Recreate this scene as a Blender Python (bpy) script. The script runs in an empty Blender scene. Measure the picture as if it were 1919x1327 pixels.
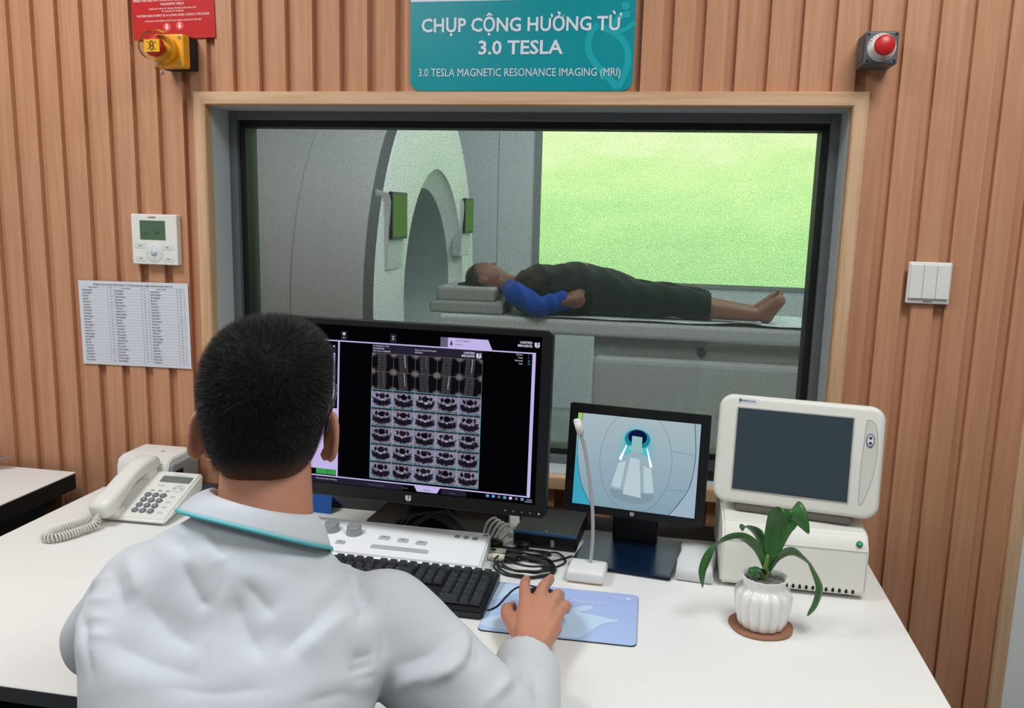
import bpy, bmesh, math, random
import numpy as np
from mathutils import Vector, Matrix
PI = math.pi
random.seed(7); RNG = np.random.default_rng(7)
scene = bpy.context.scene
COL = scene.collection

# ------------------------------------------------------------------ camera
F_PX, W_PX = 1574.7, 1919.0
yaw, pitch, roll = 0.17531, 0.16732, -0.025335
cam_loc = Vector((1.578, -1.866, 1.434))
fwd = Vector((-math.sin(yaw)*math.cos(pitch), math.cos(yaw)*math.cos(pitch), -math.sin(pitch)))
rgt = Vector((math.cos(yaw), math.sin(yaw), 0)); dwn = fwd.cross(rgt)
r2 = rgt*math.cos(roll) + dwn*math.sin(roll); d2 = dwn*math.cos(roll) - rgt*math.sin(roll)
cd = bpy.data.cameras.new('camera'); cam = bpy.data.objects.new('camera', cd); COL.objects.link(cam)
cd.sensor_width = 36; cd.sensor_fit = 'HORIZONTAL'; cd.lens = F_PX/W_PX*36; cd.clip_start = 0.02
m3 = Matrix((r2, -d2, -fwd)).transposed()
cam.matrix_world = Matrix.Translation(cam_loc) @ m3.to_4x4()
scene.camera = cam

# ------------------------------------------------------------------ world, lights, exposure
w = bpy.data.worlds.new('world'); scene.world = w; w.use_nodes = True
w.node_tree.nodes['Background'].inputs[0].default_value = (0.8, 0.9, 1.0, 1)
w.node_tree.nodes['Background'].inputs[1].default_value = 0.05
scene.view_settings.view_transform = 'Standard'; scene.view_settings.look = 'None'
scene.view_settings.exposure = 0.0; scene.view_settings.gamma = 1.0
scene.view_settings.use_curve_mapping = False

def area(name, loc, sx, sy, power, col=(1, 1, 1), rot=(0, 0, 0)):
    l = bpy.data.lights.new(name, 'AREA'); l.shape = 'RECTANGLE'; l.size = sx; l.size_y = sy
    l.energy = power; l.color = col
    o = bpy.data.objects.new(name, l); COL.objects.link(o); o.location = loc; o.rotation_euler = rot
    return o
area('ceiling_panel_light', (0.2, -1.0, 2.58), 0.6, 0.6, 22, (0.95, 0.98, 1.0))
area('ceiling_panel_light', (2.2, -1.0, 2.58), 0.6, 0.6, 21, (0.95, 0.98, 1.0))
area('ceiling_panel_light', (0.2, -2.6, 2.58), 0.6, 0.6, 11, (0.95, 0.98, 1.0))
area('ceiling_panel_light', (2.2, -2.6, 2.58), 0.6, 0.6, 11, (0.95, 0.98, 1.0))
area('scanner_room_fill', (1.3, 0.9, 2.95), 1.6, 0.6, 54, (0.93, 0.95, 1.0), (math.radians(20), 0, 0))  # unseen lamp, placed to light the near side of the scanner
area('scanner_room_fill', (1.4, 3.3, 2.95), 1.2, 0.6, 16, (0.92, 0.94, 1.0))  # unseen fill lamp, added to lift the far wall
area('scanner_room_fill', (2.7, 2.6, 2.9), 0.6, 1.2, 42, (0.80, 1.0, 0.88), (0, math.radians(50), 0))  # unseen greenish fill lamp, added to brighten the scanner face

# ------------------------------------------------------------------ materials
def lin(h):
    h = h.lstrip('#'); v = [int(h[i:i+2], 16)/255 for i in (0, 2, 4)]
    return tuple(x/12.92 if x <= 0.04045 else ((x+0.055)/1.055)**2.4 for x in v)
MATS = {}
class S:
    """tiny node expression helper"""
    def __init__(s, nt, k): s.nt, s.k = nt, k
    def _m(s, op, *a):
        n = s.nt.nodes.new('ShaderNodeMath'); n.operation = op
        for i, v in enumerate((s,)+a):
            if isinstance(v, S): s.nt.links.new(v.k, n.inputs[i])
            else: n.inputs[i].default_value = v
        return S(s.nt, n.outputs[0])
    def __add__(s, o): return s._m('ADD', o)
    def __sub__(s, o): return s._m('SUBTRACT', o)
    def __mul__(s, o): return s._m('MULTIPLY', o)
    def __rmul__(s, o): return s._m('MULTIPLY', o)
    def __radd__(s, o): return s._m('ADD', o)
    def __rsub__(s, o): return (s*-1.0)+o
    def __truediv__(s, o): return s._m('DIVIDE', o)
    def lt(s, o): return s._m('LESS_THAN', o)
    def gt(s, o): return s._m('GREATER_THAN', o)
    def abs(s): return s._m('ABSOLUTE')
    def max(s, o): return s._m('MAXIMUM', o)
    def min(s, o): return s._m('MINIMUM', o)
    def sqrt(s): return s._m('SQRT')
    def sin(s): return s._m('SINE')
    def smooth(s, a, b):
        n = s.nt.nodes.new('ShaderNodeMapRange'); n.interpolation_type = 'SMOOTHSTEP'; n.clamp = True
        s.nt.links.new(s.k, n.inputs[0]); n.inputs[1].default_value = a; n.inputs[2].default_value = b
        return S(s.nt, n.outputs[0])
def coords(nt, kind='Object'):
    t = nt.nodes.new('ShaderNodeTexCoord'); sx = nt.nodes.new('ShaderNodeSeparateXYZ')
    nt.links.new(t.outputs[kind], sx.inputs[0])
    return t.outputs[kind], [S(nt, sx.outputs[i]) for i in range(3)]
def noise(nt, vec, scale, detail=2, rough=0.5, stretch=None):
    if stretch:
        mp = nt.nodes.new('ShaderNodeMapping'); nt.links.new(vec, mp.inputs[0]); mp.inputs['Scale'].default_value = stretch
        vec = mp.outputs[0]
    n = nt.nodes.new('ShaderNodeTexNoise'); nt.links.new(vec, n.inputs['Vector'])
    n.inputs['Scale'].default_value = scale; n.inputs['Detail'].default_value = detail; n.inputs['Roughness'].default_value = rough
    return S(nt, n.outputs['Fac'])
def mixcol(nt, fac, a, b):
    n = nt.nodes.new('ShaderNodeMix'); n.data_type = 'RGBA'
    if isinstance(fac, S): nt.links.new(fac.k, n.inputs[0])
    else: n.inputs[0].default_value = fac
    for i, v in ((6, a), (7, b)):
        if hasattr(v, 'is_linked') or hasattr(v, 'links'): nt.links.new(v, n.inputs[i])
        else: n.inputs[i].default_value = (*v[:3], 1)
    return n.outputs[2]
def bump(nt, bsdf, h, strength, dist):
    b = nt.nodes.new('ShaderNodeBump'); b.inputs['Strength'].default_value = strength; b.inputs['Distance'].default_value = dist
    nt.links.new(h.k, b.inputs['Height']); nt.links.new(b.outputs[0], bsdf.inputs['Normal'])
def mat(name, col='#808080', rough=0.5, metal=0.0, var=0.06, vscale=30, spec=0.5, emit=0, trans=0, coat=0, bstr=0, bscale=200, sss=0, grad=None):
    if name in MATS: return MATS[name]
    m = bpy.data.materials.new(name); m.use_nodes = True; nt = m.node_tree; b = nt.nodes['Principled BSDF']
    c = lin(col) if isinstance(col, str) else col
    vec, (x, y, z) = coords(nt)
    n = noise(nt, vec, vscale)
    nt.links.new(mixcol(nt, n, [v*(1-var) for v in c], [min(1, v*(1+var)) for v in c]), b.inputs['Base Color'])
    b.inputs['Roughness'].default_value = rough; b.inputs['Metallic'].default_value = metal
    b.inputs['Specular IOR Level'].default_value = spec; b.inputs['Coat Weight'].default_value = coat
    b.inputs['Transmission Weight'].default_value = trans
    if sss: b.inputs['Subsurface Weight'].default_value = sss; b.inputs['Subsurface Radius'].default_value = (0.012, 0.005, 0.003); b.inputs['Subsurface Scale'].default_value = 0.5
    if emit: b.inputs['Emission Color'].default_value = (*c, 1); b.inputs['Emission Strength'].default_value = emit
    if bstr: bump(nt, b, noise(nt, vec, bscale, 3), bstr, 0.002)
    MATS[name] = m; return m
def glow(name, col, strength=1.0):
    """even emission: lit screens, lamps, a painted panel reflection"""
    if name in MATS: return MATS[name]
    m = bpy.data.materials.new(name); m.use_nodes = True; nt = m.node_tree; nt.nodes.clear()
    e = nt.nodes.new('ShaderNodeEmission'); o = nt.nodes.new('ShaderNodeOutputMaterial')
    e.inputs[0].default_value = (*lin(col), 1); e.inputs[1].default_value = strength
    nt.links.new(e.outputs[0], o.inputs[0]); MATS[name] = m; return m
def wood(name, c1, c2, axis='z', scale=1.0, rough=0.55, fine=0.5):
    m = bpy.data.materials.new(name); m.use_nodes = True; nt = m.node_tree; b = nt.nodes['Principled BSDF']
    vec, (x, y, z) = coords(nt)
    st = {'z': (1, 1, 0.045), 'x': (0.045, 1, 1), 'y': (1, 0.05, 1)}[axis]
    n1 = noise(nt, vec, 26*scale, 4, 0.6, st); n2 = noise(nt, vec, 220*scale, 3, 0.6, st); n3 = noise(nt, vec, 2.0, 2)
    ring = ((n1*34.0).sin()*0.5+0.5)
    f = ((ring*0.35 + n2*fine + n3*0.25) - 0.15)
    nt.links.new(mixcol(nt, f, lin(c2), lin(c1)), b.inputs['Base Color'])
    b.inputs['Roughness'].default_value = rough; b.inputs['Specular IOR Level'].default_value = 0.35
    bump(nt, b, n2, 0.15, 0.001)
    MATS[name] = m; return m

M_SLAT = wood('slat wood', '#D09B78', '#BA8260', 'z', 1.0, 0.6, 0.55)
M_OAKX = wood('oak trim along', '#E4C2A0', '#C49872', 'x', 0.8, 0.5, 0.45)
M_OAKZ = wood('oak trim upright', '#E4C2A0', '#C0936B', 'z', 0.8, 0.5, 0.45)
M_WHITE = mat('white laminate', '#ECEBE7', 0.42, var=0.015)
M_PLASTIC = mat('white plastic', '#E6E4DE', 0.38, var=0.015)
M_CREAM = mat('cream plastic', '#E4E2D9', 0.45, var=0.02, bstr=0.05, bscale=900)
M_BLACK = mat('black plastic', '#0A0C0E', 0.42, var=0.1, spec=0.4)
M_MATBLACK = mat('matt black', '#121416', 0.6, var=0.1)
M_DARKGREY = mat('dark grey', '#3A3D40', 0.5)
M_GREY = mat('mid grey', '#8A8D8E', 0.5)
M_STEEL = mat('brushed steel', '#B8BABC', 0.3, metal=0.9)
M_PAINT = mat('wall paint', '#C9CBC9', 0.8, var=0.02)
M_INK = mat('printed ink', '#2A2A2E', 0.7)
M_GLASSBLK = mat('black glass', '#050608', 0.12, spec=0.5)

# ------------------------------------------------------------------ mesh helpers
def bm_(): return bmesh.new()
def box(bm, x0, x1, y0, y1, z0, z1, r=0, seg=2, mi=0, M=None):
    t = bmesh.new(); bmesh.ops.create_cube(t, size=1)
    for v in t.verts: v.co = Vector(((x0+x1)/2+v.co.x*(x1-x0), (y0+y1)/2+v.co.y*(y1-y0), (z0+z1)/2+v.co.z*(z1-z0)))
    if r > 0: bmesh.ops.bevel(t, geom=t.edges[:], offset=r, segments=seg, affect='EDGES', profile=0.5)
    merge(bm, t, M, mi)
def merge(bm, t, M=None, mi=0):
    mp = {}
    for v in t.verts: mp[v] = bm.verts.new(M @ v.co if M else v.co)
    for f in t.faces:
        try: nf = bm.faces.new([mp[v] for v in f.verts]); nf.material_index = mi if mi else f.material_index; nf.smooth = f.smooth
        except ValueError: pass
    t.free()
def rings(bm, rs, close=True, caps=True, mi=0):
    """skin a list of point rings"""
    vs = [[bm.verts.new(p) for p in r] for r in rs]; n = len(vs[0])
    for a, b in zip(vs[:-1], vs[1:]):
        for i in range(n if close else n-1):
            j = (i+1) % n
            f = bm.faces.new((a[i], a[j], b[j], b[i])); f.smooth = True; f.material_index = mi
    if caps and close:
        f = bm.faces.new(vs[0][::-1]); f.material_index = mi; f = bm.faces.new(vs[-1]); f.material_index = mi
    return vs
def frame_of(d, ref=None):
    d = Vector(d).normalized(); ref = Vector(ref) if ref else (Vector((0, 0, 1)) if abs(d.z) < 0.9 else Vector((1, 0, 0)))
    u = ref.cross(d).normalized(); v = d.cross(u); return u, v
def cyl(bm, p0, p1, r0, r1=None, n=24, mi=0):
    r1 = r0 if r1 is None else r1; p0, p1 = Vector(p0), Vector(p1); u, v = frame_of(p1-p0)
    rings(bm, [[p+(u*math.cos(a)+v*math.sin(a))*r for a in [2*PI*i/n for i in range(n)]] for p, r in ((p0, r0), (p1, r1))], mi=mi)
def lathe(bm, c, prof, n=32, mi=0, ax=(0, 0, 1), caps=True):
    c = Vector(c); a = Vector(ax).normalized(); u, v = frame_of(a)
    rings(bm, [[c+a*h+(u*math.cos(t)+v*math.sin(t))*max(r, 1e-5) for t in [2*PI*i/n for i in range(n)]] for r, h in prof], mi=mi, caps=caps)
def spline(pts, k=8):
    P = [Vector(p) for p in pts]; out = []
    for i in range(len(P)-1):
        a = P[max(i-1, 0)]; b = P[i]; c = P[i+1]; d = P[min(i+2, len(P)-1)]
        for j in range(k):
            t = j/k
            out.append(0.5*((2*b)+(c-a)*t+(2*a-5*b+4*c-d)*t*t+(3*b-a-3*c+d)*t**3))
    out.append(P[-1]); return out
def tube(bm, pts, r, n=8, k=8, mi=0):
    P = spline(pts, k) if k else [Vector(p) for p in pts]
    u = None; rs = []
    for i, p in enumerate(P):
        d = (P[min(i+1, len(P)-1)]-P[max(i-1, 0)]).normalized()
        if u is None: u, v = frame_of(d)
        else: u = (u-d*u.dot(d)).normalized(); v = d.cross(u)
        rr = r(i/(len(P)-1)) if callable(r) else r
        rs.append([p+(u*math.cos(a)+v*math.sin(a))*rr for a in [2*PI*j/n for j in range(n)]])
    rings(bm, rs, mi=mi)
def prism(bm, poly, y0, y1, mi=0, M=None):
    """polygon in x,z extruded along y"""
    t = bmesh.new()
    a = [t.verts.new((x, y0, z)) for x, z in poly]; b = [t.verts.new((x, y1, z)) for x, z in poly]; n = len(a)
    t.faces.new(a); t.faces.new(b[::-1])
    for i in range(n): t.faces.new((a[i], b[i], b[(i+1) % n], a[(i+1) % n]))
    bmesh.ops.recalc_face_normals(t, faces=t.faces[:]); merge(bm, t, M, mi)
def rrect(x0, x1, z0, z1, r, n=6):
    out = []
    for cx, cz, a0 in ((x1-r, z1-r, 0), (x0+r, z1-r, PI/2), (x0+r, z0+r, PI), (x1-r, z0+r, 1.5*PI)):
        out += [(cx+r*math.cos(a0+PI/2*i/n), cz+r*math.sin(a0+PI/2*i/n)) for i in range(n+1)]
    return out
def flat(bm, poly, y=0, mi=0, uv=None):
    f = bm.faces.new([bm.verts.new((x, y, z)) for x, z in poly])
    if f.calc_area() > 0 and f.normal.y > 0: f.normal_flip()
    f.normal_update()
    if f.normal.y > 0: f.normal_flip()
    f.material_index = mi
    return f
def quad(bm, x0, x1, z0, z1, y=0, mi=0): return flat(bm, [(x0, z0), (x1, z0), (x1, z1), (x0, z1)], y, mi)
def disc(bm, cx, cz, r, y=0, mi=0, n=24, rz=None): return flat(bm, [(cx+r*math.cos(2*PI*i/n), cz+(rz or r)*math.sin(2*PI*i/n)) for i in range(n)], y, mi)
def stroke(bm, pts, wd, y=0, mi=0, k=8):
    P = spline([(x, 0, z) for x, z in pts], k) if k else [Vector((x, 0, z)) for x, z in pts]
    L = []; R = []
    for i, p in enumerate(P):
        d = (P[min(i+1, len(P)-1)]-P[max(i-1, 0)]).normalized(); nrm = Vector((-d.z, 0, d.x))*wd/2
        L.append(bm.verts.new((p.x+nrm.x, y, p.z+nrm.z))); R.append(bm.verts.new((p.x-nrm.x, y, p.z-nrm.z)))
    for i in range(len(P)-1):
        f = bm.faces.new((L[i], L[i+1], R[i+1], R[i])); f.normal_update()
        if f.normal.y > 0: f.normal_flip()
        f.material_index = mi
def slab(bm, x0, x1, z0, z1, r, y0, y1, e0, e1=0.0, n=8, mi=0, k=4):
    """rounded rectangle slab with rolled front and back edges"""
    rs = []
    for i in range(k+1):
        a = PI/2*i/k; q = e0*(1-math.sin(a)); rs.append((y0+e0*(1-math.cos(a)), q))
    for i in range(k+1):
        a = PI/2*i/k; q = e1*(1-math.cos(a)); rs.append((y1-e1*(1-math.sin(a)), q))
    rings(bm, [[Vector((x, y, z)) for x, z in rrect(x0+q, x1-q, z0+q, z1-q, max(r-q, 0.0005), n)] for y, q in rs], mi=mi)
def letters(name, items, m, parent, T=None, y=0, **kw):
    """every line of writing is a part of its own"""
    for it in items:
        b = bm_(); text_into(b, *it, y=y, **kw)
        if T: b.transform(T)
        mk(name, b, m, parent)
def text_into(bm, s, x, z, size, width=None, align='CENTER', y=0, bold=0, mi=0, ang=0, M=None, cap=0.72, shear=0):
    """letters in the x,z plane facing -y; size is the cap height"""
    c = bpy.data.curves.new('t', 'FONT'); c.body = s; c.size = size/cap; c.align_x = align; c.resolution_u = 2; c.offset = bold*size; c.shear = shear
    o = bpy.data.objects.new('t', c); COL.objects.link(o)
    bpy.context.view_layer.update()
    me = bpy.data.meshes.new_from_object(o.evaluated_get(bpy.context.evaluated_depsgraph_get()))
    if len(me.vertices):
        co = np.array([v.co[:] for v in me.vertices])
        sc = 1.0
        if width: sc = width/max(1e-6, co[:, 0].max()-co[:, 0].min())
        t = bmesh.new(); t.from_mesh(me); ca, sa = math.cos(ang), math.sin(ang)
        for v in t.verts:
            px, pz = v.co.x*sc, v.co.y
            v.co = Vector((x+px*ca-pz*sa, y, z+px*sa+pz*ca))
        merge(bm, t, M, mi)
    bpy.data.objects.remove(o); bpy.data.curves.remove(c); bpy.data.meshes.remove(me)
def mk(name, bm, mats, parent=None, smooth=None, loc=None):
    me = bpy.data.meshes.new(name); bm.to_mesh(me); bm.free()
    for m in (mats if isinstance(mats, (list, tuple)) else [mats]): me.materials.append(m)
    o = bpy.data.objects.new(name, me); COL.objects.link(o)
    if smooth is not None:
        if smooth is True: me.polygons.foreach_set('use_smooth', [True]*len(me.polygons))
        else: me.shade_smooth() if False else smooth_angle(me, smooth)
    if parent: o.parent = parent
    if loc: o.location = loc
    return o
def smooth_angle(me, deg):
    me.polygons.foreach_set('use_smooth', [True]*len(me.polygons))
    b = bmesh.new(); b.from_mesh(me); lim = math.radians(deg)
    for e in b.edges: e.smooth = not (len(e.link_faces) == 2 and e.calc_face_angle(0) > lim)
    b.to_mesh(me); b.free()
def thing(name, label, cat, loc=(0, 0, 0), rz=0, group=None, rx=0):
    o = bpy.data.objects.new(name, None); COL.objects.link(o); o.empty_display_size = 0.05
    o.location = loc; o.rotation_euler = (rx, 0, rz); o['label'] = label; o['category'] = cat
    if group: o['group'] = group
    return o
def struct(name, bm, mats, parent=None, smooth=None):
    o = mk(name, bm, mats, parent, smooth)
    if not parent: o['kind'] = 'structure'
    return o
def tag(o, label, cat, group=None):
    o['label'] = label; o['category'] = cat
    if group: o['group'] = group
    return o
def roundcone(bm, p0, r0, p1, r1, n=20, k=5):
    """capsule with two radii"""
    p0, p1 = Vector(p0), Vector(p1); d = (p1-p0).normalized(); u, v = frame_of(d); rs = []
    for i in range(k): a = PI/2*(1-i/k); rs.append((p0-d*r0*math.sin(a), r0*math.cos(a)))
    rs.append((p0, r0)); rs.append((p1, r1))
    for i in range(1, k+1): a = PI/2*i/k; rs.append((p1+d*r1*math.sin(a), r1*math.cos(a)))
    rings(bm, [[p+(u*math.cos(2*PI*j/n)+v*math.sin(2*PI*j/n))*max(r, 1e-4) for j in range(n)] for p, r in rs])
def ellipsoid(bm, c, rad, axes=None, n=24, m=16, p=2.0):
    c = Vector(c); A = axes or (Vector((1, 0, 0)), Vector((0, 1, 0)), Vector((0, 0, 1)))
    pw = lambda x: math.copysign(abs(x)**(2/p), x)
    rs = []
    for i in range(m+1):
        th = -PI/2+PI*i/m; ct = max(math.cos(th), 1e-3)
        rs.append([c+A[0]*rad[0]*pw(ct)*pw(math.cos(2*PI*j/n))+A[1]*rad[1]*pw(ct)*pw(math.sin(2*PI*j/n))+A[2]*rad[2]*pw(math.sin(th)) for j in range(n)])
    rings(bm, rs)
def loft(bm, secs, n=28, p=2.2):
    """secs: (centre, half-width vector, half-depth vector)"""
    pw = lambda x: math.copysign(abs(x)**(2/p), x)
    rings(bm, [[Vector(c)+Vector(a)*pw(math.cos(2*PI*j/n))+Vector(b)*pw(math.sin(2*PI*j/n)) for j in range(n)] for c, a, b in secs])
def fuse(bm, voxel, it=6, lam=0.5):
    """one continuous skin over all the shapes in bm; returns a mesh"""
    me = bpy.data.meshes.new('f'); bmesh.ops.recalc_face_normals(bm, faces=bm.faces[:]); bm.to_mesh(me); bm.free()
    o = bpy.data.objects.new('f', me); COL.objects.link(o)
    md = o.modifiers.new('r', 'REMESH'); md.mode = 'VOXEL'; md.voxel_size = voxel; md.adaptivity = 0
    bpy.context.view_layer.update()
    out = bpy.data.meshes.new_from_object(o.evaluated_get(bpy.context.evaluated_depsgraph_get()))
    bpy.data.objects.remove(o); bpy.data.meshes.remove(me)
    co = getco(out); e = np.zeros(len(out.edges)*2, np.int32); out.edges.foreach_get('vertices', e); e = e.reshape(-1, 2)
    deg = np.bincount(e.ravel(), minlength=len(co))[:, None]
    for _ in range(it):
        s = np.zeros_like(co); np.add.at(s, e[:, 0], co[e[:, 1]]); np.add.at(s, e[:, 1], co[e[:, 0]])
        co = co*(1-lam)+lam*s/np.maximum(deg, 1)
    setco(out, co); out.polygons.foreach_set('use_smooth', [True]*len(out.polygons)); out.update()
    return out
def getco(me):
    a = np.zeros(len(me.vertices)*3, np.float32); me.vertices.foreach_get('co', a); return a.reshape(-1, 3).astype(np.float64)
def setco(me, co): me.vertices.foreach_set('co', co.astype(np.float32).ravel()); me.update()
def getno(me):
    a = np.zeros(len(me.vertices)*3, np.float32); me.vertices.foreach_get('normal', a); return a.reshape(-1, 3).astype(np.float64)
def link(name, me, mats, parent=None):
    me.name = name; me.materials.clear()
    for m in (mats if isinstance(mats, (list, tuple)) else [mats]): me.materials.append(m)
    o = bpy.data.objects.new(name, me); COL.objects.link(o)
    if parent: o.parent = parent
    return o

# ================================================================== SETTING: control room
PITCH = 0.06479
WX0, WX1, WZ0, WZ1 = 0.487, 1.966, 0.806, 1.690      # window opening incl. wooden casing
b = bm_()
X0, X1 = -1.0, 2.330
def slatpiece(x0, x1, z0, z1): box(b, x0, x1, 0.0, 0.014, z0, z1)
k = -16
while True:
    s0 = (k-1)*PITCH+0.0175; s1 = k*PITCH-0.0045; k += 1
    if s0 > X1: break
    s0, s1 = max(s0, X0), min(s1, X1)
    if s1 <= s0: continue
    if s1 <= WX0+0.01 or s0 >= WX1-0.01: slatpiece(s0, s1, 0, 2.6)
    else:
        slatpiece(s0, s1, 0, WZ0+0.01); slatpiece(s0, s1, WZ1-0.01, 2.6)
        if s0 < WX0+0.01: slatpiece(s0, WX0+0.01, WZ0+0.01, WZ1-0.01)
        if s1 > WX1-0.01: slatpiece(WX1-0.01, s1, WZ0+0.01, WZ1-0.01)
for x0, x1, z0, z1 in ((X0, WX0+0.012, 0, 2.6), (WX1-0.012, X1, 0, 2.6), (WX0+0.012, WX1-0.012, 0, WZ0+0.012), (WX0+0.012, WX1-0.012, WZ1-0.012, 2.6)):
    box(b, x0, x1, 0.014, 0.14, z0, z1)
struct('wall_front', b, M_SLAT)
b = bm_(); box(b, 2.328, 2.357, -0.012, 0.02, 0, 2.6, 0.003); struct('trim_1', b, M_OAKZ)
b = bm_(); box(b, 2.357, 4.2, 0.0, 0.14, 0, 2.6); struct('wall_front_right', b, mat('pale wall paint', '#ECEDEA', 0.8, var=0.02))
b = bm_(); box(b, -1.1, -1.0, -4.0, 0.14, 0, 2.6); struct('wall_left', b, M_PAINT)
b = bm_(); box(b, 4.2, 4.3, -4.0, 0.14, 0, 2.6); struct('wall_right', b, M_PAINT)
b = bm_(); box(b, -1.1, 4.3, -4.1, -4.0, 0, 2.6); struct('wall_back', b, mat('back wall paint', '#8E9090', 0.8))
b = bm_(); box(b, -1.1, 4.3, -4.1, 0.14, -0.1, 0.0); struct('floor', b, mat('floor vinyl', '#6E7072', 0.45, var=0.08, vscale=12))
b = bm_(); box(b, -1.1, 4.3, -4.1, 0.14, 2.6, 2.7); struct('ceiling', b, mat('ceiling tile', '#E6E6E2', 0.9))

# ---- observation window
win = thing('window_1', 'wide observation window in a pale oak casing', 'window', (1.2265, 0, 1.25)); del win['label']; del win['category']; win['kind'] = 'structure'
ox, oz = 1.2265, 1.25
def wbox(bm, x0, x1, y0, y1, z0, z1, r=0, mi=0): box(bm, x0-ox, x1-ox, y0, y1, z0-oz, z1-oz, r, 2, mi)
cw = 0.029
b = bm_()
prism(b, [(WX0-ox, WZ1-oz), (WX1-ox, WZ1-oz), (WX1-cw-ox, WZ1-cw-oz), (WX0+cw-ox, WZ1-cw-oz)], -0.02, 0.03, 0)
prism(b, [(WX0-ox, WZ0-oz), (WX1-ox, WZ0-oz), (WX1-cw-ox, WZ0+cw-oz), (WX0+cw-ox, WZ0+cw-oz)], -0.02, 0.03, 0)
prism(b, [(WX0-ox, WZ0-oz), (WX0-ox, WZ1-oz), (WX0+cw-ox, WZ1-cw-oz), (WX0+cw-ox, WZ0+cw-oz)], -0.02, 0.03, 1)
prism(b, [(WX1-ox, WZ0-oz), (WX1-ox, WZ1-oz), (WX1-cw-ox, WZ1-cw-oz), (WX1-cw-ox, WZ0+cw-oz)], -0.02, 0.03, 1)
bmesh.ops.bevel(b, geom=[e for e in b.edges if e.calc_length() > 0.2], offset=0.002, segments=2, affect='EDGES')
mk('casing', b, [M_OAKX, M_OAKZ], win)
M_JAMB = mat('grey painted reveal', '#BBC2C4', 0.5, var=0.02); M_FRAME = mat('grey metal frame', '#65696B', 0.45, var=0.03)
jx0, jx1, jz0, jz1 = WX0+cw, WX1-cw, WZ0+cw, WZ1-cw
b = bm_()
wbox(b, jx0-0.012, jx0+0.002, 0.01, 0.10, jz0, jz1); wbox(b, jx1-0.002, jx1+0.012, 0.01, 0.10, jz0, jz1)
wbox(b, jx0, jx1, 0.01, 0.10, jz1-0.002, jz1+0.012); wbox(b, jx0, jx1, 0.01, 0.10, jz0-0.012, jz0+0.002)
mk('reveal', b, M_JAMB, win)
def ring(bm, x0, x1, z0, z1, t, y0, y1, r=0, tb=None):
    tb = tb or t
    wbox(bm, x0, x0+t, y0, y1, z0, z1, r); wbox(bm, x1-t, x1, y0, y1, z0, z1, r)
    wbox(bm, x0+t, x1-t, y0, y1, z1-t, z1, r); wbox(bm, x0+t, x1-t, y0, y1, z0, z0+tb, r)
b = bm_(); ring(b, jx0, jx1, jz0, jz1, 0.022, 0.085, 0.14, 0.002); mk('frame', b, M_FRAME, win)
b = bm_(); ring(b, jx0+0.021, jx1-0.021, jz0+0.02, jz1-0.021, 0.016, 0.10, 0.16); mk('gasket', b, mat('black gasket', '#070908', 0.5), win)
def glass_mat():
    m = bpy.data.materials.new('window glass'); m.use_nodes = True; nt = m.node_tree; nt.nodes.clear()
    o = nt.nodes.new('ShaderNodeOutputMaterial'); tr = nt.nodes.new('ShaderNodeBsdfTransparent'); gl = nt.nodes.new('ShaderNodeBsdfGlossy'); mx = nt.nodes.new('ShaderNodeMixShader'); fr = nt.nodes.new('ShaderNodeFresnel')
    tr.inputs[0].default_value = (0.86, 0.9, 0.87, 1); gl.inputs['Roughness'].default_value = 0.02; fr.inputs[0].default_value = 1.42
    nt.links.new(fr.outputs[0], mx.inputs[0]); nt.links.new(tr.outputs[0], mx.inputs[1]); nt.links.new(gl.outputs[0], mx.inputs[2]); nt.links.new(mx.outputs[0], o.inputs[0])
    return m
def mesh_mat():
    """woven shielding gauze between the panes"""
    m = bpy.data.materials.new('shield gauze'); m.use_nodes = True; nt = m.node_tree; nt.nodes.clear()
    o = nt.nodes.new('ShaderNodeOutputMaterial'); tr = nt.nodes.new('ShaderNodeBsdfTransparent'); df = nt.nodes.new('ShaderNodeBsdfDiffuse'); mx = nt.nodes.new('ShaderNodeMixShader')
    vec, (x, y, z) = coords(nt)
    wv = ((x*1800.0).sin()*(z*1800.0).sin())*0.5+0.5
    n = noise(nt, vec, 420, 1, 0.5)
    f = wv*0.06 + n.smooth(0.3, 0.7)*0.20 + 0.05
    df.inputs[0].default_value = (0.27, 0.30, 0.30, 1)
    nt.links.new(f.k, mx.inputs[0]); nt.links.new(tr.outputs[0], mx.inputs[1]); nt.links.new(df.outputs[0], mx.inputs[2]); nt.links.new(mx.outputs[0], o.inputs[0])
    return m
gx0, gx1, gz0, gz1 = jx0+0.036, jx1-0.036, jz0+0.035, jz1-0.036
b = bm_(); wbox(b, gx0, gx1, 0.122, 0.128, gz0, gz1); mk('glass_pane', b, glass_mat(), win)
b = bm_(); wbox(b, gx0, gx1, 0.140, 0.1405, gz0, gz1); mk('shield_gauze', b, mesh_mat(), win)

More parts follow.
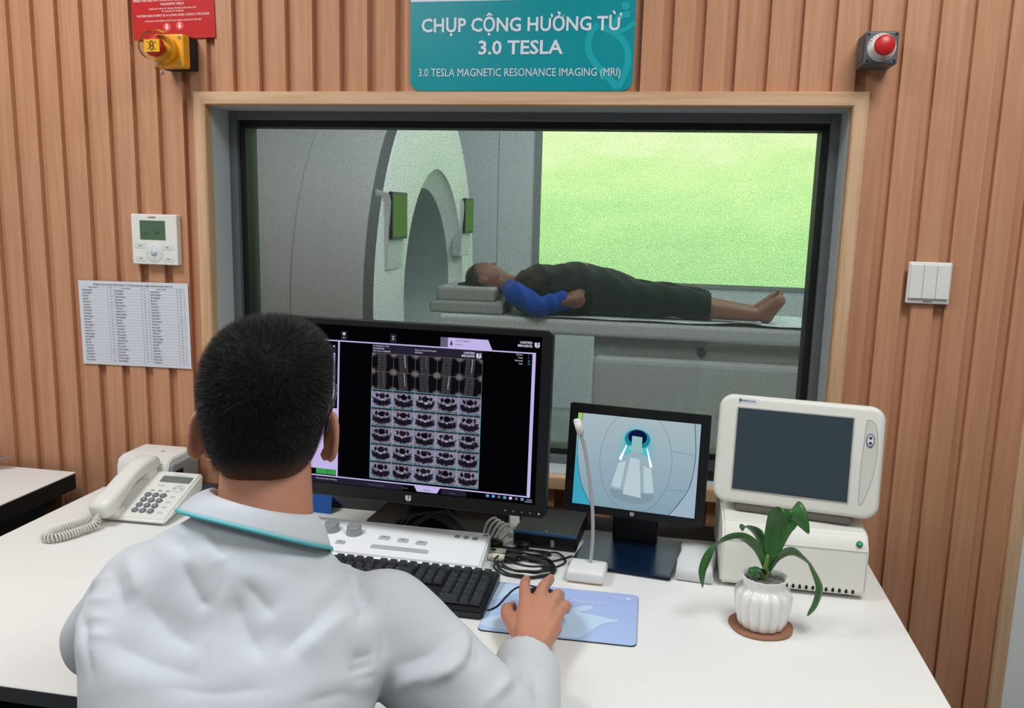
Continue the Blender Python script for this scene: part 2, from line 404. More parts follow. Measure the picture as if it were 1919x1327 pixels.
# ================================================================== SETTING: scanner room beyond the glass
M_SWALL = mat('scanner room wall', '#D6DBE2', 0.7, var=0.03, vscale=3)
b = bm_()
for x0, x1 in ((-2.6, 0.358), (0.364, 0.60), (0.60, 3.4)): box(b, x0, x1, 4.25, 4.35, 0, 3.0)
box(b, 0.357, 0.365, 4.262, 4.35, 0, 3.0)
struct('wall_scanner_far', b, M_SWALL)
b = bm_(); box(b, -2.7, -2.6, 0.14, 4.35, 0, 3.0); struct('wall_scanner_left', b, M_SWALL)
b = bm_(); box(b, 3.4, 3.5, 0.14, 4.35, 0, 3.0); struct('wall_scanner_right', b, M_SWALL)
b = bm_(); box(b, -2.7, 3.5, 0.14, 4.35, -0.1, 0); struct('floor_scanner', b, mat('scanner floor', '#8C9296', 0.4))
b = bm_(); box(b, -2.7, 3.5, 0.14, 4.35, 3.0, 3.1); struct('ceiling_scanner', b, M_SWALL)

def led_mat():
    m = bpy.data.materials.new('meadow picture'); m.use_nodes = True; nt = m.node_tree; nt.nodes.clear()
    e = nt.nodes.new('ShaderNodeEmission'); o = nt.nodes.new('ShaderNodeOutputMaterial')
    vec, (x, y, z) = coords(nt)
    big = noise(nt, vec, 3.2, 4, 0.6, (0.35, 1, 1.6)); fine = noise(nt, vec, 90, 2, 0.6); mid = noise(nt, vec, 22, 3, 0.6, (0.6, 1, 1))
    g = (z*0.72+0.10 + (big-0.5)*0.75 + (mid-0.5)*0.18)
    cr = nt.nodes.new('ShaderNodeValToRGB'); nt.links.new(g.k, cr.inputs[0]); el = cr.color_ramp.elements
    el[0].position = 0.0; el[0].color = (*lin('#93C983'), 1); el[1].position = 1.0; el[1].color = (*lin('#F6FFD0'), 1)
    q = el.new(0.35); q.color = (*lin('#A6D98C'), 1); q = el.new(0.68); q.color = (*lin('#CDF0A0'), 1)
    col = mixcol(nt, fine.smooth(0.3, 0.75)*0.35, cr.outputs[0], lin('#F2FFC8'))
    nt.links.new(col, e.inputs[0]); e.inputs[1].default_value = 2.1; nt.links.new(e.outputs[0], o.inputs[0]); return m
scr = thing('wall_screen', 'large glowing wall screen of a bright green meadow behind the patient', 'screen', (1.75, 4.25, 0.965))
b = bm_(); prism(b, rrect(-1.12, 1.12, -0.03, 1.50, 0.14, 8), -0.012, 0.0); mk('screen_frame', b, mat('screen surround', '#8E9292', 0.6), scr)
b = bm_(); flat(b, rrect(-1.07, 1.07, 0.0, 1.46, 0.12, 8), -0.0135); mk('picture', b, led_mat(), scr)

# ---- scanner gantry: an oval drum lying along x with a recessed face and a bore
GX, GY, GZ = 0.35, 2.56, 1.0
ga, gbt, gbb = 0.97, 1.10, 1.0
def oval(ay, az_t, az_b, x, n=64, cy=0, cz=0, p=1.88):
    pw = lambda v: math.copysign(abs(v)**(2/p), v)
    return [Vector((x, cy+ay*pw(math.cos(2*PI*i/n)), cz+(az_t if math.sin(2*PI*i/n) > 0 else az_b)*pw(math.sin(2*PI*i/n)))) for i in range(n)]
M_GANTRY = mat('scanner cover', '#C9CCD0', 0.45, var=0.02, vscale=2)
mri = thing('mri_scanner', 'big pale oval magnetic scanner with a green lit face seen through the window', 'scanner', (GX, GY, 0))
b = bm_()
rings(b, [oval(ga*0.97, gbt*0.97, gbb, -2.9, cz=GZ), oval(ga, gbt, gbb, -2.84, cz=GZ), oval(ga, gbt, gbb, -0.387, cz=GZ), oval(ga*0.992, gbt*0.992, gbb, -0.387, cz=GZ), oval(ga*0.992, gbt*0.992, gbb, -0.380, cz=GZ), oval(ga, gbt, gbb, -0.380, cz=GZ), oval(ga, gbt, gbb, -0.048, cz=GZ)], caps=False)
mk('drum_cover', b, M_GANTRY, mri, 30)
b = bm_()
rings(b, [oval(ga, gbt, gbb, -0.048, cz=GZ), oval(ga*0.985, gbt*0.985, gbb*0.99, -0.046, cz=GZ), oval(ga*0.985, gbt*0.985, gbb*0.99, -0.005, cz=GZ)], caps=False)
mk('rim', b, mat('scanner rim', '#6E7478', 0.5), mri, 30)
b = bm_(); BY = 0.04
rings(b, [oval(ga*0.985, gbt*0.985, gbb*0.99, -0.005, cz=GZ), oval(ga*0.97, gbt*0.97, gbb*0.98, 0.004, cz=GZ), oval(0.63, 0.68, 0.60, 0.012, cz=GZ, cy=BY), oval(0.60, 0.65, 0.56, 0.008, cz=GZ, cy=BY)], caps=False)
mk('front_face', b, mat('scanner face', '#DDE3E2', 0.4, var=0.02), mri)
b = bm_()
rings(b, [oval(0.60, 0.65, 0.56, 0.008, cz=GZ, cy=BY), oval(0.595, 0.645, 0.55, -0.004, cz=GZ, cy=BY), oval(0.585, 0.61, 0.53, -0.03, cz=GZ, cy=BY), oval(0.55, 0.55, 0.50, -0.07, cz=GZ, cy=BY)], caps=False)
mk('bore_flare', b, mat('scanner face'), mri)
b = bm_()
rings(b, [oval(0.55, 0.55, 0.50, -0.07, cz=GZ, cy=BY), oval(0.51, 0.50, 0.46, -0.16, cz=GZ, cy=BY), oval(0.45, 0.44, 0.40, -0.28, cz=GZ, cy=BY*0.6), oval(0.37, 0.38, 0.36, -0.50, cz=GZ), oval(0.355, 0.36, 0.36, -2.8, cz=GZ)], caps=False)
mk('bore', b, mat('bore lining', '#8F979B', 0.45), mri)
b = bm_(); box(b, -1.4, -0.45, -0.05, 0.05, GZ+0.345, GZ+0.352); mk('bore_lamp', b, glow('bore lamp', '#B9CCFF', 1.2), mri)
for sy in (-0.72, 0.66):
    p = bm_(); wd = 0.23
    cy = sy
    prof = [(0.0, 0.0), (0.055, 0.0), (0.075, 0.30), (0.075, 0.34), (0.0, 0.36)]
    t = bmesh.new(); prism(t, [(x, z) for x, z in prof], cy-wd/2, cy+wd/2)
    for v in t.verts: v.co = Vector((v.co.x-0.040, v.co.y, v.co.z+1.16))
    bmesh.ops.bevel(t, geom=t.edges[:], offset=0.006, segments=2, affect='EDGES'); merge(p, t)
    pn = mk('control_panel', p, M_GANTRY, mri)
    p = bm_(); box(p, 0.023, 0.041, cy-wd/2+0.004, cy+wd/2-0.004, 1.30, 1.51, 0.003); mk('panel_bezel', p, M_BLACK, pn)
    p = bm_(); box(p, 0.034, 0.0425, cy-wd/2+0.014, cy+wd/2-0.02, 1.315, 1.496); mk('panel_screen', p, glow('panel screen reflection', '#86B95E', 0.55), pn)  # green glow paints in the wall screen's reflection

# ---- patient table
tbl = thing('patient_table', 'long pale scanner table the patient lies on', 'table', (1.35, 2.42, 0))
b = bm_(); box(b, -0.87, 1.06, -0.235, 0.235, 0.845, 0.925, 0.02, 3); mk('table_top', b, mat('table cover', '#C4C6C6', 0.5), tbl)
b = bm_(); box(b, -0.09, 1.02, -0.19, 0.19, 0.74, 0.85, 0.01); mk('table_rail', b, mat('table rail', '#8C908E', 0.5), tbl)
b = bm_(); box(b, -0.09, 1.0, -0.225, 0.225, 0.0, 0.75, 0.03, 3); mk('table_base', b, mat('table base', '#BFC2C2', 0.5), tbl)
b = bm_(); cyl(b, (0.43, -0.1895, 0.79), (0.43, -0.199, 0.79), 0.022, 0.02); mk('rail_knob', b, M_DARKGREY, tbl)
b = bm_(); box(b, -0.93, -0.55, -0.2, 0.2, 0.9265, 0.985, 0.012); box(b, -0.90, -0.60, -0.17, 0.17, 0.98, 1.055, 0.015); ho = mk('head_rest', b, mat('head rest foam', '#9C9E9C', 0.8), tbl)
sheet = bm_()
N = 40
rs = []
for i in range(N+1):
    x = -0.40+1.42*i/N; row = []
    for j in range(9):
        y = -0.232+0.464*j/8; wv = 0.004*math.sin(9*x+2*j)*(0.3+0.7*(abs(j-4)/4)); 
        row.append(Vector((x, y, 0.931+abs(wv)+(0.016*math.exp(-((x-0.62)/0.09)**2) if j == 0 else 0))))
    rs.append(row)
rings(sheet, rs, close=False, caps=False)
o = mk('paper_sheet', sheet, mat('table sheet', '#C4CCD2', 0.8), None, loc=(1.35, 2.42, 0)); tag(o, 'thin crinkled pale sheet spread on the scanner table under the patient', 'sheet')
o.modifiers.new('solid', 'SOLIDIFY').thickness = 0.002
# ================================================================== DESK AND SIDE TABLE
dk = thing('desk', 'long white topped work desk holding the screens and keyboard', 'desk', (1.14, -0.5, 0))
dx0, dx1, dy0, dy1 = 0.265-1.14, 2.018-1.14, -0.907+0.5, -0.107+0.5
b = bm_(); box(b, dx0, dx1, dy0, dy1, 0.726, 0.75, 0.0015, 1); mk('desktop', b, [M_WHITE], dk)
b = bm_(); box(b, dx0+0.002, dx1-0.002, dy0-0.0015, dy0, 0.7262, 0.7485); mk('edge_band', b, M_DARKGREY, dk)
b = bm_(); box(b, dx0, dx1, dy1, 0.488, 0.724, 0.7485, 0.002); mk('cable_flap', b, M_DARKGREY, dk)
for x in (dx0+0.02, dx1-0.05):
    b = bm_(); box(b, x, x+0.03, dy0+0.06, 0.47, 0.0, 0.726, 0.002); mk('leg_panel', b, M_MATBLACK, dk)
b = bm_(); box(b, dx0+0.05, dx1-0.05, 0.44, 0.455, 0.30, 0.724); mk('modesty_panel', b, M_MATBLACK, dk)

st = thing('side_table', 'white side table with thick black edge left of the desk', 'table', (-0.35, -0.55, 0))
b = bm_(); box(b, -0.47, 0.480, -0.40, 0.52, 0.748, 0.752, 0.001, 1); mk('table_top', b, M_WHITE, st)
b = bm_(); box(b, -0.469, 0.479, -0.399, 0.519, 0.708, 0.748); mk('table_edge', b, M_MATBLACK, st)
for sx in (-0.44, 0.41):
    for sy in (-0.36, 0.44):
        b = bm_(); box(b, sx, sx+0.04, sy, sy+0.04, 0, 0.709, 0.002); mk('leg', b, M_MATBLACK, st)
b = bm_(); box(b, -0.40, 0.42, 0.455, 0.47, 0.45, 0.709); mk('back_panel', b, M_MATBLACK, st)
b = bm_()
rings(b, [[(-0.16, -0.02, 0.002), (-0.16, 0.10, 0.002)], [(-0.06, 0.02, 0.014), (-0.10, 0.11, 0.006)], [(0.025, 0.075, 0.035), (0.02, 0.085, 0.034)]], close=False, caps=False)
o = mk('leaflet', b, mat('grey leaflet', '#8B8E96', 0.6), None, loc=(-0.058, -0.135, 0.7525)); tag(o, 'thin grey leaflet whose curled corner pokes in at the left edge on the side table', 'paper')
o.modifiers.new('solid', 'SOLIDIFY').thickness = 0.001

# ================================================================== THINGS ON THE WALL
# teal room sign
sg = thing('room_sign', 'teal hospital sign with big white capitals above the window', 'sign', (1.2485, -0.001, 1.693))
M_TEAL = mat('sign teal', '#02929C', 0.28, var=0.01); M_TEAL2 = mat('sign pale teal', '#1CA8B0', 0.28, var=0.01); M_SIGNW = mat('sign white', '#DDE3EA', 0.35, var=0.01)
b = bm_(); prism(b, rrect(-0.2435, 0.2435, 0, 0.40, 0.022), -0.005, 0.0); mk('board', b, M_TEAL, sg)
b = bm_(); flat(b, [(-0.2434, 0.1865), (0.2434, 0.1865), (0.2434, 0.378), (-0.2434, 0.378)], -0.0054); mk('white_header', b, M_SIGNW, sg)
b = bm_()
stroke(b, [(0.214, 0.006), (0.165, 0.055), (0.148, 0.085), (0.150, 0.115), (0.166, 0.135)], 0.014, -0.0053)
stroke(b, [(0.214, 0.006), (0.231, 0.05), (0.228, 0.088), (0.205, 0.115), (0.176, 0.128)], 0.014, -0.0054)
stroke(b, [(0.205, 0.118), (0.225, 0.125), (0.2435, 0.138)], 0.010, -0.0055)
stroke(b, [(0.195, 0.130), (0.212, 0.150), (0.232, 0.155)], 0.014, -0.0056)
disc(b, 0.222, 0.171, 0.009, -0.0057)
mk('emblem', b, M_TEAL2, sg)
letters('lettering', [('CHỤP CỘNG HƯỞNG TỪ', -0.0025, 0.1235, 0.0285, 0.434), ('3.0 TESLA', 0.000, 0.0765, 0.0285, 0.184)], M_SIGNW, sg, y=-0.0062, bold=0.03)
letters('lettering', [('3.0 TESLA MAGNETIC RESONANCE IMAGING (MRI)', -0.0035, 0.0305, 0.0170, 0.442)], M_SIGNW, sg, y=-0.0062)

# red warning sign
rs_ = thing('warning_sign', 'red notice with small white capitals and two arrows over the yellow button', 'sign', (0.4375, -0.001, 1.809))
rs_.rotation_euler = (0, math.radians(-1.4), 0)
b = bm_(); box(b, -0.103, 0.103, -0.003, 0, 0, 0.21); mk('board', b, mat('sign red', '#C4221F', 0.35, var=0.02), rs_)
for ax, az in ((-0.0165, 0.0265), (0.0155, 0.0285)): b = bm_(); disc(b, ax, az, 0.0095, -0.0034); mk('arrow_disc', b, mat('arrow disc', '#EE5A55', 0.4), rs_)
for ax, az in ((-0.0165, 0.0265), (0.0155, 0.0285)): b = bm_(); flat(b, [(ax-0.002, az+0.0065), (ax-0.002, az), (ax-0.005, az), (ax, az-0.0065), (ax+0.005, az), (ax+0.002, az), (ax+0.002, az+0.0065)], -0.0038); mk('arrow', b, mat('sign ink white', '#F8E4E0', 0.5), rs_)
for s, z, h, wd in (('TO REMOVE THE SYSTEM MAGNETIC FIELD', 0.098, 0.0055, 0.13), ('PRESS THE RED BUTTON IN EMERGENCY TO REMOVE THE', 0.0835, 0.0052, 0.195), ('MAGNETIC FIELD', 0.0745, 0.0052, 0.058), ('NHẤN NÚT MÀU ĐỎ TRONG TRƯỜNG HỢP KHẨN CẤP', 0.0655, 0.0032, 0.118), ('ĐỂ LOẠI BỎ TỪ TRƯỜNG', 0.0595, 0.0032, 0.055), ('SYSTEM RECOVERY IS A LONG AND COSTLY PROCESS', 0.050, 0.0050, 0.182), ('KHÔI PHỤC HỆ THỐNG LÀ MỘT QUÁ TRÌNH LÂU DÀI VÀ TỐN KÉM', 0.039, 0.0032, 0.142)):
    if z < 0.09: letters('lettering', [(s, 0, z, h, wd)], mat('sign ink white', '#F8E4E0', 0.5), rs_, y=-0.0038, bold=0.01)

# yellow guarded quench button
M_YEL = mat('button yellow', '#F0A81C', 0.4, var=0.03); M_RED = mat('button red', '#C3201F', 0.35, var=0.04)
qb = thing('quench_button', 'yellow box with a red push button under a clear flip cover', 'button', (0.459, -0.001, 1.772))
b = bm_(); box(b, -0.036, 0.036, -0.034, 0, -0.036, 0.036, 0.003); mk('back_box', b, M_MATBLACK, qb)
b = bm_(); box(b, -0.036, 0.036, -0.064, -0.034, -0.036, 0.036, 0.005, 3); cyl(b, (-0.004, -0.062, 0), (-0.004, -0.090, 0), 0.029, 0.0285, 32); mk('front_plate', b, M_YEL, qb)
for sx in (-0.028, 0.028):
    for sz in (-0.028, 0.028): b = bm_(); cyl(b, (sx, -0.0635, sz), (sx, -0.0655, sz), 0.0035, n=12); mk('screw', b, M_STEEL, qb)
b = bm_(); lathe(b, (-0.004, -0.088, 0), [(0.014, 0), (0.014, 0.012), (0.0205, 0.016), (0.0215, 0.026), (0.019, 0.031), (0.001, 0.032)], 32, ax=(0, -1, 0)); mk('push_button', b, M_RED, qb)
b = bm_(); box(b, -0.0225, 0.0145, -0.1212, -0.1204, -0.013, 0.013); lb = mk('button_sticker', b, mat('sticker yellow', '#F7B400', 0.45), qb)
b = bm_()
stroke(b, [(-0.015, 0.009), (0.007, -0.009)], 0.0012, -0.1214, k=0); stroke(b, [(-0.015, -0.009), (0.007, 0.009)], 0.0012, -0.1215, k=0)
stroke(b, [(-0.0075, -0.006), (-0.0075, 0.005), (-0.004, 0.0095), (-0.0005, 0.005), (-0.0005, -0.006), (-0.004, -0.0095), (-0.0075, -0.006)], 0.0022, -0.1216)
mk('pictogram', b, M_INK, lb)
b = bm_(); disc(b, -0.004, 0.0, 0.0018, -0.1218, n=10); mk('red_dot', b, M_RED, lb)
M_CLEAR = bpy.data.materials.new('clear cover'); M_CLEAR.use_nodes = True
_nt = M_CLEAR.node_tree; _nt.nodes.clear()
_o = _nt.nodes.new('ShaderNodeOutputMaterial'); _t = _nt.nodes.new('ShaderNodeBsdfTransparent'); _g = _nt.nodes.new('ShaderNodeBsdfGlossy'); _m = _nt.nodes.new('ShaderNodeMixShader'); _l = _nt.nodes.new('ShaderNodeLayerWeight')
_l.inputs[0].default_value = 0.08; _g.inputs['Roughness'].default_value = 0.08; _t.inputs[0].default_value = (0.93, 0.93, 0.93, 1)
_nt.links.new(_l.outputs['Fresnel'], _m.inputs[0]); _nt.links.new(_t.outputs[0], _m.inputs[1]); _nt.links.new(_g.outputs[0], _m.inputs[2]); _nt.links.new(_m.outputs[0], _o.inputs[0])
b = bm_(); lathe(b, (-0.004, -0.088, 0), [(0.030, 0), (0.0305, 0.028), (0.029, 0.040), (0.026, 0.0445), (0.001, 0.046)], 36, ax=(0, -1, 0)); box(b, -0.012, 0.006, -0.105, -0.090, -0.046, -0.029, 0.002); box(b, -0.012, 0.004, -0.10, -0.064, 0.028, 0.038, 0.002); mk('clear_cover', b, M_CLEAR, qb)
b = bm_(); lathe(b, (0, 0, 0), [(0.0045, 0), (0.0045, 0.004), (0.002, 0.006)], 16, ax=(0, -1, 0)); o = mk('wall_screw', b, M_STEEL, None, loc=(0.4005, -0.0005, 1.7340)); tag(o, 'tiny steel screw head in the slats just below the yellow button box', 'screw')

# grey emergency stop box
es = thing('emergency_stop', 'grey box with a red mushroom button on a white disc at top right', 'button', (1.9685, -0.001, 1.7645))
M_ESG = mat('stop box grey', '#55595C', 0.5)
b = bm_(); box(b, -0.031, 0.031, -0.070, 0, -0.031, 0.031, 0.004, 3); box(b, -0.0325, -0.031, -0.06, -0.012, -0.022, 0.022, 0.0005); mk('box', b, M_ESG, es)
b = bm_(); lathe(b, (0, -0.0698, 0), [(0.0265, 0), (0.0265, 0.0015), (0.001, 0.0016)], 40, ax=(0, -1, 0)); mk('white_disc', b, mat('disc white', '#DAD6CC', 0.5), es)
b = bm_()
for s, a0, step, flip in (('EMERGENCY', 165, -15, 0), ('STOP STOP', 250, 12, 1)):
    for i, ch in enumerate(s):
        if ch == ' ': continue
        a = math.radians(a0+step*i); rr = 0.0225 if not flip else 0.0245
        text_into(b, ch, rr*math.cos(a), rr*math.sin(a), 0.0032, y=-0.0716, ang=a-PI/2 if not flip else a+PI/2, bold=0.02)
mk('lettering', b, M_RED, es)
b = bm_(); cyl(b, (0, -0.071, 0), (0, -0.088, 0), 0.0125, 0.0115, 24); mk('button_stem', b, mat('amber stem', '#B98B3A', 0.4), es)
b = bm_(); lathe(b, (0, -0.085, 0), [(0.0115, 0), (0.0175, 0.003), (0.0190, 0.008), (0.0185, 0.013), (0.0155, 0.0165), (0.0125, 0.0168), (0.0115, 0.0175), (0.001, 0.018)], 40, ax=(0, -1, 0)); mk('push_button', b, M_RED, es)
for sx, sz in ((-0.025, 0.025), (0.025, -0.025), (0.025, 0.025), (-0.025, -0.025)): b = bm_(); cyl(b, (sx, -0.0698, sz), (sx, -0.0706, sz), 0.0028, n=12); mk('screw', b, M_BLACK, es)

# air conditioning controller
ac = thing('wall_controller', 'white square air conditioning controller with a green display', 'controller', (0.3735, -0.001, 1.3475))
b = bm_(); box(b, -0.06, 0.06, -0.019, 0, -0.06, 0.06, 0.003, 3); mk('housing', b, M_PLASTIC, ac)
b = bm_(); box(b, -0.037, 0.030, -0.0195, -0.018, -0.001, 0.045, 0.0004, 1); lc = mk('display', b, mat('lcd green', '#4E6A52', 0.3), ac)
letters('display_digits', [('24°', 0.010, 0.012, 0.008), ('COOL', -0.022, 0.012, 0.004)], mat('lcd ink', '#33453A', 0.5), lc, y=-0.0199)
b = bm_(); text_into(b, 'DAIKIN', -0.004, 0.0505, 0.0042, 0.019, y=-0.0195, bold=0.02); mk('lettering', b, M_INK, ac)
b = bm_(); lathe(b, (-0.001, -0.0188, -0.031), [(0.0225, 0), (0.0225, 0.0012), (0.0215, 0.0016), (0.001, 0.0016)], 40, ax=(0, -1, 0)); dl = mk('dial', b, mat('dial white', '#DEDFDD', 0.35), ac)
b = bm_(); lathe(b, (-0.001, -0.0203, -0.031), [(0.0085, 0), (0.0085, 0.001), (0.001, 0.0012)], 28, ax=(0, -1, 0)); mk('dial_button', b, mat('dial button', '#C9CED6', 0.3), dl)
M_PGREY = mat('print grey', '#7B7F83', 0.6)
b = bm_()
for a in (0, 90, 180, 270):
    ca, sa = math.cos(math.radians(a)), math.sin(math.radians(a))
    stroke(b, [(-0.001+0.0145*ca, -0.031+0.0145*sa), (-0.001+0.0175*ca, -0.031+0.0175*sa)], 0.0016, -0.0207, k=0)
stroke(b, [(-0.004, -0.0335), (0.002, -0.0335), (0.002, -0.0285)], 0.001, -0.0217, k=0)
mk('dial_marks', b, M_PGREY, dl)
for sx, sz in ((-0.037, -0.015), (0.034, -0.018), (-0.036, -0.046), (0.036, -0.046)):
    b = bm_(); prism(b, rrect(sx-0.0155, sx+0.0155, sz-0.006, sz+0.006, 0.0055), -0.0198, -0.0185); k_ = mk('button', b, mat('key white', '#D9DAD6', 0.4), ac)
    b = bm_(); stroke(b, [(sx-0.004, sz), (sx+0.004, sz)], 0.002, -0.0201, k=0); mk('button_mark', b, M_PGREY, k_)
b = bm_(); disc(b, 0.033, -0.0095, 0.0018, -0.0196, n=12); mk('indicator_lamp', b, glow('lamp green', '#8DF08A', 1.2), ac)

# paper phone list
pl = thing('paper_list', 'sheet of white paper with a printed three column list taped to slats', 'paper', (0.299, -0.0025, 1.137))
pl.rotation_euler = (0, math.radians(-0.6), 0)
M_PAPER = mat('paper', '#D5D8E0', 0.8, var=0.01)
def wob(x, z): return -0.0006-0.0016*(0.5+0.5*math.sin(22*x+9*z))*(0.3+abs(z)*4) - 0.0015*max(0, (abs(x)-0.12))*8
b = bm_(); rr = []
for i in range(25): rr.append([Vector((-0.1485+0.297*i/24, wob(-0.1485+0.297*i/24, -0.105+0.21*j/16), -0.105+0.21*j/16)) for j in range(17)])
rings(b, rr, close=False, caps=False); mk('sheet', b, M_PAPER, pl)
b = bm_()
text_into(b, 'SỐ ĐIỆN THOẠI NỘI BỘ TỔNG CÔNG TY CỔ PHẦN HỢP LỰC & BỆNH VIỆN ĐA KHOA HỢP LỰC', 0, 0.0945, 0.0032, 0.215, bold=0.03)
rows = ['PHÒNG KHÁM', 'CẤP CỨU', 'KHOA NỘI', 'KHOA NGOẠI', 'PHÒNG MRI', 'X QUANG', 'SIÊU ÂM', 'XÉT NGHIỆM', 'KHOA DƯỢC', 'HÀNH CHÍNH', 'KẾ TOÁN', 'THU NGÂN', 'KHOA SẢN', 'KHOA NHI', 'BẢO VỆ']
cx = (-0.138, -0.048, 0.048); nx = (-0.066, 0.026, 0.122)
for c_ in range(3):
    text_into(b, 'KHOA, PHÒNG', cx[c_]+0.03, 0.087, 0.0026, bold=0.02); text_into(b, 'SỐ ĐT', nx[c_]+0.006, 0.087, 0.0026)
    for r_ in range(25):
        z = 0.080-0.0073*r_
        text_into(b, rows[(r_*7+c_*4) % 15]+(' %d' % (1+(r_*3+c_) % 9)), cx[c_], z, 0.0027, align='LEFT', bold=0.04)
        text_into(b, str(100+(r_*37+c_*211) % 800), nx[c_]+0.006, z, 0.0027)
for c_ in range(3):
    stroke(b, [(nx[c_]-0.003, 0.092), (nx[c_]-0.003, -0.098)], 0.0004, k=0); stroke(b, [(nx[c_]+0.016, 0.092), (nx[c_]+0.016, -0.098)], 0.0004, k=0)
for r_ in range(27): stroke(b, [(-0.140, 0.0850-0.0073*r_+0.0060), (0.138, 0.0850-0.0073*r_+0.0060)], 0.00025, k=0)
for v in b.verts: v.co.y = wob(v.co.x, v.co.z)-0.0007
mk('print', b, mat('list ink', '#55575F', 0.8), pl)

# light switch
ls = thing('light_switch', 'white triple rocker light switch on the slats right of the window', 'switch', (2.1175, -0.001, 1.311))
b = bm_(); box(b, -0.042, 0.042, -0.009, 0, -0.043, 0.043, 0.003, 3); mk('plate', b, M_PLASTIC, ls)
for i in range(3):
    b = bm_(); t = bmesh.new(); box(t, -0.0385+0.0258*i, -0.0133+0.0258*i, -0.0135, -0.008, -0.032, 0.038, 0.0012)
    for v in t.verts: v.co.y += 0.03*(v.co.z-0.003)*(1 if v.co.y < -0.01 else 0)
    merge(b, t); mk('rocker', b, M_PLASTIC, ls)
b = bm_(); text_into(b, 'Panasonic', 0, -0.0395, 0.0032, 0.018, y=-0.0094, bold=0.02); mk('lettering', b, M_INK, ls)
# ================================================================== TELEPHONE AND BOX AT THE LEFT
ph = thing('telephone', 'white corded desk telephone with grey round keys', 'telephone', (0.475, -0.312, 0.75), math.radians(1))
tl = math.atan2(0.055, 0.155)
def inc(v, y0=0.0, z0=0.012, a=tl):   # onto the sloping face
    return Vector((v.x, y0+v.y*math.cos(a)-v.z*math.sin(a), z0+v.y*math.sin(a)+v.z*math.cos(a)))
b = bm_()
t = bmesh.new(); prism(t, [(0, 0.004), (0.158, 0.030), (0.165, 0.064), (0.158, 0.070), (0.0, 0.014)], -0.085, 0.082)
for v in t.verts: v.co = Vector((v.co.y, v.co.x, v.co.z))
bmesh.ops.recalc_face_normals(t, faces=t.faces[:]); bmesh.ops.bevel(t, geom=t.edges[:], offset=0.004, segments=3, affect='EDGES'); merge(b, t)
mk('body', b, M_PLASTIC, ph, 40)
b = bm_(); box(b, -0.06, 0.075, 0.11, 0.15, 0.0, 0.035, 0.006); mk('foot', b, M_PLASTIC, ph)
def onface(bm, fn):
    t = bmesh.new(); fn(t)
    for v in t.verts: v.co = inc(v.co)
    bmesh.ops.recalc_face_normals(t, faces=t.faces[:]); merge(bm, t)
b = bm_(); onface(b, lambda t: box(t, -0.002, 0.071, 0.128, 0.150, 0.0015, 0.0035, 0.0008)); mk('display', b, mat('phone lcd', '#6F756C', 0.3), ph)
M_KEY = mat('phone key grey', '#6E7276', 0.45)
M_KEYTXT = mat('key lettering', '#E6E6E6', 0.6)
def facetext(bm, s, x, y, h, width=None, z=0.0):
    t = bmesh.new(); text_into(t, s, x, y, h, width)
    for v in t.verts: v.co = inc(Vector((v.co.x, v.co.z, z)))
    merge(bm, t)
for i, ch in enumerate('123456789*0#'):
    kx, ky = -0.002+0.0185*(i % 3), 0.080-0.0180*(i//3)
    b = bm_(); onface(b, lambda t: lathe(t, (kx, ky, 0.0015), [(0.0074, 0), (0.0074, 0.0025), (0.0064, 0.0038), (0.001, 0.0041)], 20)); kk = mk('key', b, M_KEY, ph)
    b = bm_(); facetext(b, ch, kx, ky-0.0024, 0.0048, z=0.0060); mk('key_digit', b, M_KEYTXT, kk)
for i in range(3):
    b = bm_(); onface(b, lambda t: box(t, 0.0185*i-0.005, 0.0185*i+0.004, 0.0945, 0.0985, 0.001, 0.003, 0.001)); mk('soft_key', b, M_GREY, ph)
for i in range(4):
    b = bm_(); onface(b, lambda t: box(t, 0.052, 0.063, 0.0245+0.018*i-0.0025, 0.0245+0.018*i+0.0025, 0.001, 0.003, 0.001)); mk('soft_key', b, mat('pale key', '#BFC2C2', 0.5), ph)
b = bm_(); onface(b, lambda t: lathe(t, (0.056, 0.108, 0.0012), [(0.0135, 0), (0.0135, 0.0018), (0.0125, 0.0022), (0.005, 0.0022), (0.0045, 0.0032), (0.001, 0.0033)], 32)); mk('navigation_key', b, mat('navigation key', '#D5D6D2', 0.4), ph)
b = bm_(); facetext(b, 'Panasonic', 0.036, 0.1545, 0.0038, 0.030, z=0.0022); mk('lettering', b, M_PGREY, ph)
b = bm_(); facetext(b, 'V.I.P', 0.010, 0.112, 0.006, z=0.0022); mk('lettering', b, M_PGREY, ph)
b = bm_(); tube(b, [inc(Vector((0.043, 0.106, 0.003))), inc(Vector((0.056, 0.1065, 0.0032))), inc(Vector((0.068, 0.106, 0.003)))], 0.0008, 6); mk('navigation_mark', b, M_PGREY, ph)
# handset: bridge between two cups
b = bm_()
def hs(y, wd, th, z): return (Vector((-0.048, y-0.006, z-0.010)), Vector((wd, 0, 0)), Vector((0, -th*math.sin(tl), th)))
loft(b, [hs(-0.030, 0.010, 0.008, 0.046), hs(-0.028, 0.021, 0.016, 0.046), hs(-0.008, 0.0245, 0.0215, 0.050), hs(0.03, 0.0235, 0.0165, 0.067), hs(0.08, 0.0215, 0.0140, 0.090), hs(0.12, 0.0225, 0.0160, 0.100), hs(0.155, 0.0245, 0.0195, 0.101), hs(0.172, 0.021, 0.014, 0.100), hs(0.175, 0.010, 0.007, 0.100)], 32, 3.2)
hd = mk('handset', b, M_PLASTIC, ph, True)
b = bm_(); box(b, -0.071, -0.025, 0.12, 0.155, 0.055, 0.080, 0.006); mk('cradle', b, M_PLASTIC, ph)
b = bm_(); box(b, -0.071, -0.025, -0.004, 0.03, 0.010, 0.030, 0.006); mk('cradle', b, M_PLASTIC, ph)
